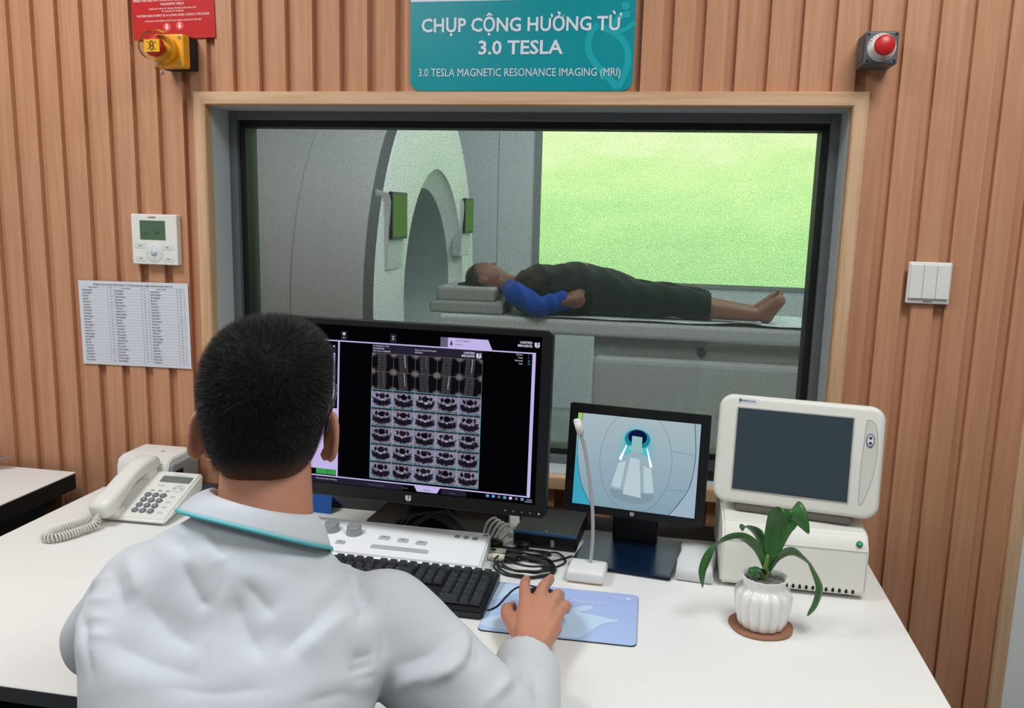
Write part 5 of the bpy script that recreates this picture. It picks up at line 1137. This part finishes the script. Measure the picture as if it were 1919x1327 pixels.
# right hand on the mouse
W0 = V((1.413, -0.690, 0.792))
for s_ in (-0.010, 0.010): roundcone(b, WRR+V((s_*0.8, -0.05, -0.002)), 0.0215, W0+V((s_, 0, -0.004)), 0.0180)
MC = {'i': V((1.388, -0.607, 0.812)), 'm': V((1.408, -0.603, 0.816)), 'r': V((1.428, -0.606, 0.811)), 'p': V((1.442, -0.612, 0.801))}
for k_, r0 in (('i', 0.0125), ('m', 0.0125), ('r', 0.012), ('p', 0.011)):
    roundcone(b, W0+V(((MC[k_].x-1.413)*0.45, 0.0, -0.002)), 0.017, MC[k_], r0, 16)
roundcone(b, W0+V((-0.018, 0.025, -0.004)), 0.017, V((1.384, -0.630, 0.796)), 0.014); roundcone(b, W0+V((0.016, 0.025, -0.006)), 0.016, V((1.440, -0.640, 0.790)), 0.0125)
finger(b, [MC['i'], V((1.379, -0.565, 0.815)), V((1.374, -0.530, 0.810)), V((1.372, -0.502, 0.803))], 0.0112, 0.0082)
finger(b, [MC['m'], V((1.409, -0.556, 0.818)), V((1.412, -0.518, 0.811)), V((1.413, -0.490, 0.803))], 0.0112, 0.0084)
finger(b, [MC['r'], V((1.434, -0.566, 0.812)), V((1.436, -0.537, 0.798)), V((1.434, -0.522, 0.783))], 0.0108, 0.0080)
finger(b, [MC['p'], V((1.450, -0.576, 0.799)), V((1.450, -0.551, 0.786)), V((1.447, -0.540, 0.773))], 0.0098, 0.0074)
finger(b, [V((1.383, -0.655, 0.789)), V((1.360, -0.610, 0.788)), V((1.352, -0.577, 0.783)), V((1.358, -0.556, 0.776))], 0.0145, 0.0088)
# left hand resting on the desk, behind the body
for i, dx in enumerate((-0.024, -0.008, 0.008, 0.023)):
    k0 = WRL+V((0.02+dx*0.9, 0.075, 0.002)); roundcone(b, WRL+V((0.005+dx*0.4, 0.005, 0)), 0.016, k0, 0.0115)
    finger(b, [k0, k0+V((0.006+dx*0.2, 0.040, 0.002)), k0+V((0.010+dx*0.3, 0.066, -0.010)), k0+V((0.012+dx*0.3, 0.082-abs(dx)*0.4, -0.022))], 0.0108, 0.0080)
finger(b, [WRL+V((0.022, 0.02, -0.004)), WRL+V((0.050, 0.045, -0.010)), WRL+V((0.066, 0.070, -0.020))], 0.013, 0.009)
me = fuse(b, 0.0030, 5, 0.5); co = getco(me); me.vertices.foreach_set('co', (co-np.array(OO)).astype(np.float32).ravel()); me.update()
body = link('body', me, M_SKIN, op)
# finger nails
nb = bm_()
for tip, d in (((1.372, -0.503, 0.803), (-0.02, 0.95, -0.3)), ((1.413, -0.491, 0.803), (0.02, 0.95, -0.3)), ((1.434, -0.522, 0.784), (-0.05, 0.6, -0.75)), ((1.447, -0.540, 0.774), (-0.1, 0.55, -0.8)), ((1.357, -0.557, 0.777), (0.2, 0.9, -0.35))):
    d = V(d).normalized(); s = V((1, 0, 0)); s = (s-d*s.dot(d)).normalized(); n_ = s.cross(d)
    ellipsoid(nb, V(tip)-OO+n_*0.0062+d*0.002, (0.0048, 0.006, 0.0022), (s, d, n_), 12, 8)
mk('finger_nail', nb, mat('nail', '#D9A792', 0.3), op, True)
for s in (-1, 1):
    b = bm_(); ellipsoid(b, H(s*0.031, 0.083, -0.003)-OO, (0.0115, 0.0115, 0.0105), ax_h); e_ = mk('eye', b, mat('eye white', '#E6E2DC', 0.2), op, True)
    b = bm_(); ellipsoid(b, H(s*0.031, 0.0915, -0.003)-OO, (0.0055, 0.0035, 0.0055), ax_h); mk('iris', b, mat('iris', '#1E1410', 0.15), e_, True)

# hair: a close cropped cap with a faded nape, and its bristles
def hair_top(l, f, u):   # unit direction -> radius point
    pw = lambda v, p: math.copysign(abs(v)**p, v)
    return H(0.0765*pw(l, 0.84), 0.1015*pw(f, 0.9), 0.012+(0.0930 if u > 0 else 0.122)*pw(u, 0.80))
cap = bm_(); NTH, NPH = 56, 72; grid = []
def hairline(ph):     # ph: 0 = right ear, pi/2 = face, pi = left ear, 3pi/2 = nape ; returns lowest elevation
    f = math.sin(ph)
    if f > 0.0: return -0.10+0.62*min(1, f*1.5)
    return -0.10-1.20*min(1, (-f)**0.8*1.18)
for i in range(NTH+1):
    row_ = []
    for j in range(NPH):
        ph_ = 2*PI*j/NPH; lo = hairline(ph_); th = lo+(PI/2-lo)*i/NTH
        p = hair_top(math.cos(th)*math.cos(ph_), math.cos(th)*math.sin(ph_), math.sin(th))
        k_ = min(1, i/14.0); base = H(0, -0.004, 0.0)
        if math.sin(th) < -0.3: p = p.lerp(HC+(p-HC)*0.985, 1-k_)
        pull = 0.93+0.07*min(1, i/16.0)
        c_ = H(0, 0, max(-0.09, (p-HC).dot(hu)*0.9)); p = c_+(p-c_)*pull
        row_.append(p-OO)
    grid.append(row_)
rings(cap, grid, caps=False)
bmesh.ops.recalc_face_normals(cap, faces=cap.faces[:])
def hair_mat():
    m = bpy.data.materials.new('black hair'); m.use_nodes = True; nt = m.node_tree; bs = nt.nodes['Principled BSDF']
    vec, (x, y, z) = coords(nt); n = noise(nt, vec, 500, 2)
    k_ = (z+(noise(nt, vec, 40, 2)-0.5)*0.02).smooth(1.088, 1.150)
    c_ = mixcol(nt, k_, lin('#8A5E4A'), lin('#0E0D0D'))
    nt.links.new(c_, bs.inputs['Base Color']); bs.inputs['Roughness'].default_value = 0.7; bs.inputs['Specular IOR Level'].default_value = 0.25
    bump(nt, bs, n, 0.5, 0.002); return m
M_HAIR = hair_mat()
cme = bpy.data.meshes.new('hair'); cap.to_mesh(cme); cap.free(); cme.polygons.foreach_set('use_smooth', [True]*len(cme.polygons))
hair = link('hair', cme, M_HAIR, op)
co = getco(cme); tri = []
for p in cme.polygons: v_ = p.vertices; tri.append((v_[0], v_[1], v_[2])); tri.append((v_[0], v_[2], v_[3]))
tri = np.array(tri); A, B_, C_ = co[tri[:, 0]], co[tri[:, 1]], co[tri[:, 2]]
nr = np.cross(B_-A, C_-A); ar = np.linalg.norm(nr, axis=1); nr /= ar[:, None]+1e-12
NS = 42000; idx = RNG.choice(len(tri), NS, p=ar/ar.sum()); u1, u2 = RNG.random(NS), RNG.random(NS); fl = u1+u2 > 1; u1[fl], u2[fl] = 1-u1[fl], 1-u2[fl]
P0 = A[idx]+(B_-A)[idx]*u1[:, None]+(C_-A)[idx]*u2[:, None]; N0 = nr[idx]
cen = np.array(HC-OO); N0 *= np.sign(((P0-cen)*N0).sum(1))[:, None]
crown = np.array(H(0.012, -0.075, 0.075)-OO); away = P0-crown; away /= np.linalg.norm(away, axis=1)[:, None]+1e-9
tang = away-N0*(away*N0).sum(1)[:, None]
hgt = np.clip((P0[:, 2]-1.10)/0.12, 0, 1)
keep = RNG.random(NS) < np.clip((P0[:, 2]-1.088)/0.06, 0.06, 1)
P0, N0, tang, hgt = P0[keep], N0[keep], tang[keep], hgt[keep]; NS = len(P0)
ln = 0.0022+0.0085*hgt**1.5
d_ = N0*1.0+tang*0.55+RNG.normal(0, 0.30, (NS, 3)); d_ /= np.linalg.norm(d_, axis=1)[:, None]
sd_ = np.cross(d_, RNG.normal(0, 1, (NS, 3))); sd_ /= np.linalg.norm(sd_, axis=1)[:, None]+1e-9
wv_ = 0.00022
verts = np.stack([P0-N0*0.001-sd_*wv_, P0-N0*0.001+sd_*wv_, P0+d_*ln[:, None]], 1).reshape(-1, 3)
bme = bpy.data.meshes.new('bristles'); bme.vertices.add(NS*3); bme.vertices.foreach_set('co', verts.astype(np.float32).ravel())
bme.loops.add(NS*3); bme.loops.foreach_set('vertex_index', np.arange(NS*3, dtype=np.int32)); bme.polygons.add(NS); bme.polygons.foreach_set('loop_start', np.arange(0, NS*3, 3, dtype=np.int32)); bme.polygons.foreach_set('loop_total', np.full(NS, 3, np.int32)); bme.update(); bme.validate()
bo = link('hair_bristles', bme, mat('hair strand', '#1F1C1A', 0.5, spec=0.5), hair); bo['kind'] = 'stuff'

# glasses
gl_ = bm_()
for s in (-1, 1):
    tube(gl_, [H(s*0.0755, -0.024, -0.034)-OO, H(s*0.077, -0.005, -0.010)-OO, H(s*0.0745, 0.05, 0.002)-OO, H(s*0.066, 0.104, 0.002)-OO], 0.0019, 8)
    pts = [H(s*0.034+0.026*math.cos(a), 0.108-0.004*abs(math.cos(a)), -0.004+0.019*math.sin(a))-OO for a in [2*PI*i/24 for i in range(25)]]
    tube(gl_, pts, 0.0013, 6, 2)
tube(gl_, [H(-0.009, 0.107, 0.002)-OO, H(0, 0.113, 0.004)-OO, H(0.009, 0.107, 0.002)-OO], 0.0014, 6)
mk('glasses', gl_, mat('glasses frame', '#1A1B1D', 0.25), op, True)

# white coat
M_COAT = cloth_mat('white coat cloth', '#C9CDD2', '#D5D9DD')
b = bm_()
loft(b, [sec((1.10, -1.115, 0.45), 0.20, 0.14), sec((1.105, -1.115, 0.60), 0.175, 0.13), sec((1.11, -1.09, 0.76), 0.155, 0.13), sec((1.115, -1.04, 0.88), 0.162, 0.132), sec((1.108, -1.01, 0.945), 0.182, 0.122), sec((1.106, -0.985, 0.985), 0.165, 0.100), (V((1.108, -0.968, 1.012)), ez2*0.115, dq*0.084), (V((1.106, -0.955, 1.034)), ez2*0.082, dq*0.074), (V((1.106, -0.950, 1.052)), ez2*0.066, dq*0.062)], 36, 2.3)
roundcone(b, SHL+V((0.014, 0.0, -0.008)), 0.064, ELL, 0.052, 28); roundcone(b, SHR+V((-0.02, 0, -0.008)), 0.068, ELR, 0.060, 28)
roundcone(b, ELL, 0.050, WRL+V((0, -0.01, 0)), 0.044, 24)
fa = (WRR-ELR).normalized()
roundcone(b, ELR, 0.058, ELR+fa*0.13, 0.050, 24); roundcone(b, ELR+fa*0.12, 0.050, WRR+fa*-0.03, 0.042, 24)
cme = fuse(b, 0.0042, 12, 0.5)
COAT_FOLDS = [
    ([(1.046, -1.027, 1.053), (1.07, -1.05, 1.041)], -0.003, 0.009),
    ([(1.058, -1.047, 1.043), (1.077, -1.063, 1.021), (1.095, -1.072, 1.003), (1.11, -1.073, 0.997)], -0.005, 0.012),
    ([(1.058, -1.01, 1.064), (1.094, -1.039, 1.046), (1.111, -1.046, 1.035)], 0.003, 0.01),
    ([(1.082, -1.021, 1.06), (1.1, -1.035, 1.048), (1.107, -1.042, 1.04)], -0.003, 0.008),
    ([(1.134, -1.05, 1.022), (1.159, -1.054, 1.001), (1.177, -1.057, 0.986)], -0.004, 0.012),
    ([(1.129, -1.06, 1.007), (1.149, -1.074, 0.978), (1.177, -1.089, 0.952)], -0.005, 0.013),
    ([(1.029, -1.077, 0.998), (1.073, -1.095, 0.974), (1.112, -1.101, 0.962)], -0.005, 0.02),
    ([(1.005, -1.108, 0.964), (1.064, -1.121, 0.954), (1.124, -1.119, 0.943)], -0.004, 0.018),
    ([(1.211, -1.074, 0.951), (1.228, -1.041, 0.967), (1.245, -1.008, 0.972)], 0.006, 0.018),
    ([(1.19, -1.081, 0.954), (1.213, -1.049, 0.971), (1.229, -0.996, 0.986)], -0.004, 0.014),
    ([(1.208, -1.018, 0.996), (1.214, -0.969, 0.994), (1.213, -0.919, 0.979)], 0.004, 0.01),
    ([(1.188, -1.02, 1.012), (1.193, -0.955, 1.011)], -0.003, 0.01),
    ([(1.277, -1.021, 0.935), (1.268, -1.035, 0.938), (1.258, -1.046, 0.94)], -0.004, 0.007),
    ([(1.281, -1.027, 0.926), (1.272, -1.041, 0.929), (1.259, -1.056, 0.931)], -0.004, 0.007),
    ([(1.284, -1.03, 0.914), (1.279, -1.042, 0.918), (1.266, -1.06, 0.922)], -0.003, 0.007),
    ([(1.282, -1.004, 0.879), (1.318, -1.004, 0.9), (1.355, -0.99, 0.908), (1.363, -0.933, 0.927)], 0.005, 0.012),
    ([(1.297, -1.005, 0.912), (1.332, -0.991, 0.922), (1.354, -0.955, 0.933)], -0.004, 0.014),
    ([(1.252, -0.968, 0.982), (1.253, -0.989, 0.972), (1.254, -1.01, 0.966)], -0.004, 0.008),
    ([(1.225, -0.936, 0.982), (1.24, -0.969, 0.981), (1.247, -0.994, 0.974)], -0.003, 0.008),
    ([(1.273, -0.957, 0.986), (1.275, -0.973, 0.977), (1.279, -0.989, 0.96), (1.282, -1.008, 0.934), (1.281, -1.033, 0.895)], -0.0018, 0.0035),
    ([(0.926, -1.007, 0.989), (0.911, -1.01, 0.962), (0.97, -1.093, 0.967), (0.991, -1.119, 0.948), (1.004, -1.131, 0.932)], -0.003, 0.005),
    ([(0.976, -1.05, 1.007), (0.932, -1.019, 0.985), (0.905, -0.994, 0.969)], 0.002, 0.005),
    ([(0.984, -1.072, 0.992), (0.962, -1.065, 0.986), (0.953, -1.061, 0.983)], 0.002, 0.005),
    ([(0.995, -1.089, 0.979), (0.976, -1.085, 0.976), (0.968, -1.083, 0.975)], 0.002, 0.005),
    ([(1.006, -1.106, 0.967), (0.988, -1.102, 0.966), (0.981, -1.101, 0.965)], 0.002, 0.005),
    ([(0.941, -1.011, 1.002), (0.992, -1.063, 1.004), (1.013, -1.086, 0.985)], -0.003, 0.012),
    ([(0.967, -1.012, 1.019), (1.009, -1.058, 1.017), (1.024, -1.075, 1.001)], 0.003, 0.012),
    ([(1.115, -1.045, 1.035), (1.112, -1.07, 1.0), (1.113, -1.093, 0.969), (1.131, -1.136, 0.922)], -0.0016, 0.003),
    ([(1.365, -0.94, 0.926), (1.37, -0.959, 0.92), (1.368, -0.977, 0.912), (1.357, -0.991, 0.905), (1.335, -1.002, 0.899)], 0.005, 0.007),
    ([(1.373, -0.937, 0.919), (1.379, -0.958, 0.913), (1.377, -0.977, 0.906)], -0.005, 0.007),
    ([(1.397, -0.833, 0.84), (1.411, -0.877, 0.849), (1.419, -0.965, 0.881), (1.401, -0.995, 0.872)], 0.005, 0.007),
    ([(1.411, -0.857, 0.847), (1.422, -0.893, 0.852), (1.426, -0.968, 0.874)], -0.005, 0.007),
    ([(1.441, -0.869, 0.847), (1.45, -0.907, 0.848), (1.454, -0.959, 0.855)], -0.003, 0.008),
    ([(1.084, -1.135, 0.935), (1.14, -1.127, 0.931), (1.2, -1.103, 0.931)], -0.004, 0.018),
    ([(1.224, -1.103, 0.916), (1.26, -1.075, 0.916), (1.28, -1.029, 0.884)], -0.004, 0.014)]
co = getco(cme); no = getno(cme)
def polydist(P, pts):
    best = np.full(len(P), 9.0); par = np.zeros(len(P)); n = len(pts)-1
    for i in range(n):
        a, c = np.array(pts[i]), np.array(pts[i+1]); d = c-a; t = np.clip(((P-a)@d)/(d@d), 0, 1); q = np.linalg.norm(P-a-t[:, None]*d, axis=1)
        m_ = q < best; best[m_] = q[m_]; par[m_] = (i+t[m_])/n
    return best, par
disp = np.zeros(len(co))
for pts, amp, sg_ in COAT_FOLDS:
    d, t = polydist(co, pts); disp += 1.35*amp*np.exp(-(d/(0.9*sg_))**1.25)*np.clip(np.sin(PI*np.clip(t*0.9+0.05, 0, 1))*1.3, 0, 1)
co = co+no*disp[:, None]
ndx = co+0.0
wr_ = 0.0006*np.sin(ndx[:, 0]*70+ndx[:, 2]*45+2*np.sin(ndx[:, 1]*30))+0.0004*np.sin(ndx[:, 2]*110-ndx[:, 0]*60+ndx[:, 1]*40)
co += no*wr_[:, None]*np.clip(1-np.abs(no[:, 2:3])*0.3, 0, 1)
setco(cme, co)
# open the cuffs and the neck, drop what lies inside
bb = bmesh.new(); bb.from_mesh(cme)
kill = []
fl_ = (WRL-ELL).normalized()
for v in bb.verts:
    p = v.co
    if (p-(WRR+fa*-0.080))@(fa+V((0.25, 0, 0.0))) > 0 and p.x > 1.30 and p.y > -0.80: kill.append(v)
    elif (p-WRL)@fl_ > 0 and p.x < 1.12 and p.y > -0.82 and p.z < 0.86: kill.append(v)
bmesh.ops.delete(bb, geom=kill, context='VERTS')
for v in bb.verts: v.co -= OO
bb.to_mesh(cme); bb.free(); cme.polygons.foreach_set('use_smooth', [True]*len(cme.polygons))
coat = link('lab_coat', cme, M_COAT, op); coat.modifiers.new('solid', 'SOLIDIFY').thickness = -0.002
# folded collar with a turquoise edge
CN = V((1.108, -0.950, 1.066)); cx_ = V((0.955, 0.15, -0.22)).normalized(); cyv = V((-0.17, 0.975, -0.24)).normalized(); cz_ = cx_.cross(cyv)
def collar_pt(a, t):
    """a: angle around the neck, t: 0 top fold ... 1 outer lower edge"""
    back = max(0, -math.sin(a))
    rx, ry = 0.0645+0.030*t, 0.0625+(0.030-0.010*back)*t
    front = max(0, math.sin(a))
    z = 0.012-(0.036-0.014*back)*t-0.030*front*(0.5+t*0.5)
    return CN+cx_*rx*math.cos(a)+cyv*ry*math.sin(a)+cz_*(z+0.006*math.sin(PI*t))
b = bm_(); n = 60; a0, a1 = math.radians(-250), math.radians(70)
rs = [[collar_pt(a0+(a1-a0)*i/n, q/8)-OO for q in range(9)] for i in range(n+1)]
ins_ = [[CN+cx_*0.0625*math.cos(a)+cyv*0.0595*math.sin(a)+cz_*(0.010-0.045*q/4-0.03*max(0, math.sin(a))*0.5)-OO for q in range(4, -1, -1)] for a in [a0+(a1-a0)*i/n for i in range(n+1)]]
rings(b, [i_+r_ for i_, r_ in zip(ins_, rs)], close=False, caps=False); o = mk('collar', b, M_COAT, op, True); o.modifiers.new('solid', 'SOLIDIFY').thickness = 0.002
b = bm_(); tube(b, [collar_pt(a0+(a1-a0)*i/n, 1.0)-OO for i in range(n+1)], 0.0024, 8, 1); mk('collar_piping', b, mat('turquoise piping', '#5CC0C6', 0.6), o, True)
# cuffs
b = bm_(); cu_, cv_ = frame_of(fa, (0, 0, 1)); cc = WRR+fa*-0.086
def cuffring(off, r): return [cc+fa*off+(cu_*math.cos(a)*r+cv_*math.sin(a)*r*0.95)-fa*0.016*math.cos(a)*-1-OO for a in [2*PI*i/32 for i in range(32)]]
rings(b, [cuffring(-0.05, 0.0455), cuffring(-0.02, 0.0448), cuffring(0.010, 0.0435), cuffring(0.013, 0.0425), cuffring(0.010, 0.0415), cuffring(-0.03, 0.040)], caps=False); mk('cuff', b, M_COAT, op, True)
# trousers and shoes below the desk
M_TROU = cloth_mat('dark trousers', '#23262C', '#2C3036')
b = bm_(); loft(b, [sec((1.10, -1.115, 0.44), 0.17, 0.11), sec((1.10, -1.115, 0.60), 0.16, 0.105)])
for s in (-0.085, 0.085): roundcone(b, V((1.10+s, -1.11, 0.50)), 0.085, V((1.10+1.6*s, -0.70, 0.53)), 0.066); roundcone(b, V((1.10+1.6*s, -0.70, 0.52)), 0.064, V((1.10+1.6*s, -0.66, 0.11)), 0.054)
tm = fuse(b, 0.012, 4); c2 = getco(tm); setco(tm, c2-np.array(OO)); link('trousers', tm, M_TROU, op)
for s in (-0.136, 0.136):
    b = bm_(); ellipsoid(b, V((1.10+s, -0.60, 0.035))-OO, (0.045, 0.125, 0.036), None, 24, 14, 2.4); roundcone(b, V((1.10+s, -0.66, 0.04))-OO, 0.042, V((1.10+s, -0.66, 0.10))-OO, 0.046); mk('shoe', b, M_BLACK, op, True)
stl = thing('stool', 'dark round stool under the seated person in the white coat', 'stool', (1.10, -1.13, 0))
b = bm_(); lathe(b, (0, 0, 0), [(0.17, 0.375), (0.19, 0.385), (0.19, 0.40), (0.17, 0.41), (0.001, 0.412)], 32); mk('seat', b, M_MATBLACK, stl, 40)
b = bm_(); cyl(b, (0, 0, 0.05), (0, 0, 0.378), 0.025); mk('post', b, M_STEEL, stl)
b = bm_(); lathe(b, (0, 0, 0), [(0.20, 0.0), (0.20, 0.012), (0.03, 0.055), (0.001, 0.056)], 32); mk('base', b, M_MATBLACK, stl)

# ---------------------------------------------------------------- patient lying on the scanner table
pt = thing('person', 'person lying barefoot on the scanner table in dark clothes with blue sleeves', 'person', (1.35, 2.40, 0.932))
PO = V((1.35, 2.40, 0.932)); PY = 2.40
def p_(x, y, z): return V((x, PY+y, z))
M_SKIN2 = skin_mat('deep skin', '#7A4C3E', '#8A5A49', 40)
b = bm_()
ellipsoid(b, p_(0.665, 0, 1.115-0.022), (0.100, 0.072, 0.082), None, 28, 20); ellipsoid(b, p_(0.715, 0, 1.118-0.02), (0.065, 0.056, 0.062)); ellipsoid(b, p_(0.770, 0, 1.122-0.02), (0.026, 0.032, 0.030))
roundcone(b, p_(0.690, 0, 1.172-0.02), 0.010, p_(0.718, 0, 1.186-0.018), 0.011); ellipsoid(b, p_(0.745, 0, 1.160-0.02), (0.009, 0.022, 0.010))
for s in (-1, 1): ellipsoid(b, p_(0.672, s*0.075, 1.085), (0.030, 0.008, 0.020))
roundcone(b, p_(0.73, 0, 1.075), 0.052, p_(0.84, 0, 1.055), 0.056)
def ps(x, z0, z1, hw): return (p_(x, 0, (z0+z1)/2), V((0, hw, 0)), V((0, 0, (z1-z0)/2)))
loft(b, [ps(0.82, 0.97, 1.09, 0.08), ps(0.88, 0.945, 1.125, 0.16), ps(1.0, 0.945, 1.155, 0.17), ps(1.15, 0.945, 1.165, 0.165), ps(1.28, 0.945, 1.155, 0.165), ps(1.40, 0.945, 1.11, 0.15)])
for s in (-1, 1):
    roundcone(b, p_(1.36, s*0.085, 1.03), 0.078, p_(1.62, s*0.085, 1.015), 0.060); roundcone(b, p_(1.62, s*0.085, 1.015), 0.058, p_(1.80, s*0.085, 0.99), 0.054); roundcone(b, p_(1.80, s*0.085, 0.99), 0.048, p_(2.03, s*0.085, 0.972), 0.032)
    ellipsoid(b, p_(2.075, s*0.085, 0.970), (0.038, 0.032, 0.036)); roundcone(b, p_(2.06, s*0.085, 0.985), 0.032, p_(2.13, s*0.09, 1.05), 0.024)
    roundcone(b, p_(2.075, s*0.085, 0.965), 0.030, p_(2.135, s*0.09, 1.045), 0.026)
    for i in range(5):
        y = s*(0.065+0.0125*i); l_ = (0.030, 0.025, 0.022, 0.018, 0.014)[i]; z_ = 1.068-0.008*i
        roundcone(b, p_(2.130, y, z_-0.012), 0.0085, p_(2.138+0.006, y, z_+l_*0.5), 0.0075 if i else 0.0095, 10, 3)
ha, hb = p_(1.135, -0.185, 1.015), p_(1.175, -0.085, 1.165)
roundcone(b, p_(0.875, -0.175, 1.03), 0.042, p_(0.985, -0.215, 0.975), 0.036); roundcone(b, p_(0.985, -0.215, 0.975), 0.036, ha, 0.026)
roundcone(b, p_(0.875, 0.175, 1.03), 0.042, p_(0.99, 0.235, 0.98), 0.036); roundcone(b, p_(0.99, 0.235, 0.98), 0.036, p_(1.12, 0.12, 1.16), 0.026)
for sgn, h0, dv_ in ((-1, ha, V((0.060, 0.030, 0.070))), (1, p_(1.12, 0.12, 1.165), V((0.035, -0.085, 0.018)))):
    dv_ = dv_.normalized(); sv = V((1, 0, 0)); sv = (sv-dv_*sv.dot(dv_)).normalized()
    for i in range(4):
        o_ = sv*(-0.026+0.0175*i); k0 = h0+dv_*0.07+o_; roundcone(b, h0+o_*0.4, 0.018, k0, 0.012); q_ = V((0.004, 0.020, -0.004)) if sgn < 0 else V((0.004, -0.02, -0.006))
        finger(b, [k0, k0+dv_*0.034+q_*0.3, k0+dv_*0.058+q_, k0+dv_*0.070+q_*1.8], 0.0098, 0.0075)
    finger(b, [h0-sv*0.02+dv_*0.02, h0-sv*0.048+dv_*0.045, h0-sv*0.055+dv_*0.07], 0.012, 0.0085)
ellipsoid(b, p_(1.165, -0.195, 1.020), (0.048, 0.020, 0.044)); roundcone(b, p_(1.10, -0.195, 1.01), 0.032, p_(1.16, -0.195, 1.02), 0.03)
me = fuse(b, 0.0045, 4); setco(me, getco(me)-np.array(PO)); link('body', me, M_SKIN2, pt)
b = bm_(); loft(b, [(p_(0.578, 0, 1.075), V((0, 0.03, 0)), V((0, 0, 0.02))), (p_(0.59, 0, 1.082), V((0, 0.062, 0)), V((0, 0, 0.055))), (p_(0.625, 0, 1.095), V((0, 0.079, 0)), V((0, 0, 0.078))), (p_(0.665, 0, 1.080), V((0, 0.081, 0)), V((-0.03, 0, 0.070))), (p_(0.700, 0, 1.045), V((0, 0.072, 0)), V((-0.05, 0, 0.035)))], 28)
roundcone(b, p_(0.60, -0.02, 1.066), 0.014, p_(0.535, -0.05, 1.062), 0.006); hm = fuse(b, 0.006, 4); setco(hm, getco(hm)-np.array(PO)); link('hair', hm, mat('dark hair', '#15110F', 0.6), pt)
for s in (-1, 1):
    b = bm_(); ellipsoid(b, p_(0.687, s*0.028, 1.155)-PO, (0.008, 0.012, 0.006)); mk('closed_eye', b, mat('eye lid', '#7E5545', 0.5), pt, True)
def ps2(x, z0, z1, hw): return (p_(x, 0, (z0+z1)/2), V((0, hw, 0)), V((0, 0, (z1-z0)/2)))
b = bm_(); loft(b, [ps2(0.835, 0.955, 1.10, 0.10), ps2(0.875, 0.936, 1.145, 0.175), ps2(0.95, 0.934, 1.175, 0.185), ps2(1.02, 0.934, 1.170, 0.182), ps2(1.08, 0.934, 1.19, 0.18), ps2(1.18, 0.934, 1.19, 0.178), ps2(1.27, 0.934, 1.172, 0.178), ps2(1.30, 0.934, 1.165, 0.176)], 36, 2.5)
tm = fuse(b, 0.006, 4); c2 = getco(tm); n2 = getno(tm); c2 += n2*(0.004*np.sin(c2[:, 0]*60+c2[:, 1]*35)+0.003*np.sin(c2[:, 0]*35-c2[:, 2]*70))[:, None]; setco(tm, c2-np.array(PO)); link('dark_top', tm, cloth_mat('dark top cloth', '#12150F', '#1A1E17', 300), pt)
M_BLUE = cloth_mat('blue sleeve cloth', '#113A92', '#174AA8', 300)
for s, el_, wr2 in ((-1, p_(0.985, -0.215, 0.978), p_(1.118, -0.175, 1.020)), (1, p_(0.99, 0.235, 0.985), p_(1.09, 0.15, 1.12))):
    b = bm_(); roundcone(b, p_(0.868, s*0.170, 1.035), 0.060, el_, 0.050, 22); roundcone(b, el_, 0.050, wr2, 0.045, 22); roundcone(b, p_(0.825, s*0.11, 1.055), 0.045, p_(0.868, s*0.165, 1.035), 0.056)
    tm = fuse(b, 0.006, 4); c2 = getco(tm); n2 = getno(tm); c2 += n2*(0.003*np.sin(c2[:, 0]*90+c2[:, 1]*50+c2[:, 2]*30))[:, None]
    d_ = (wr2-el_).normalized(); lim = np.array(wr2)+np.array(d_)*0.006; inside_ = ((c2-lim)@np.array(d_)) > 0
    c2[inside_] -= np.outer(((c2[inside_]-lim)@np.array(d_)), np.array(d_)); setco(tm, c2-np.array(PO)); link('sleeve', tm, M_BLUE, pt)
b = bm_(); loft(b, [ps2(1.24, 0.936, 1.165, 0.172), ps2(1.32, 0.934, 1.165, 0.178), ps2(1.42, 0.934, 1.128, 0.172), ps2(1.48, 0.936, 1.10, 0.165)], 32, 2.5)
for s in (-1, 1): roundcone(b, p_(1.40, s*0.086, 1.026), 0.088, p_(1.62, s*0.086, 1.022), 0.078, 24); roundcone(b, p_(1.62, s*0.086, 1.022), 0.078, p_(1.795, s*0.086, 1.004), 0.068, 24)
tm = fuse(b, 0.006, 4); c2 = getco(tm); n2 = getno(tm); c2 += n2*(0.003*np.sin(c2[:, 0]*45+c2[:, 1]*60))[:, None]; c2[:, 0] = np.minimum(c2[:, 0], 1.812); c2[:, 2] = np.maximum(c2[:, 2], 0.934); setco(tm, c2-np.array(PO)); link('trousers', tm, cloth_mat('black trousers cloth', '#0B1411', '#101B17', 300), pt)
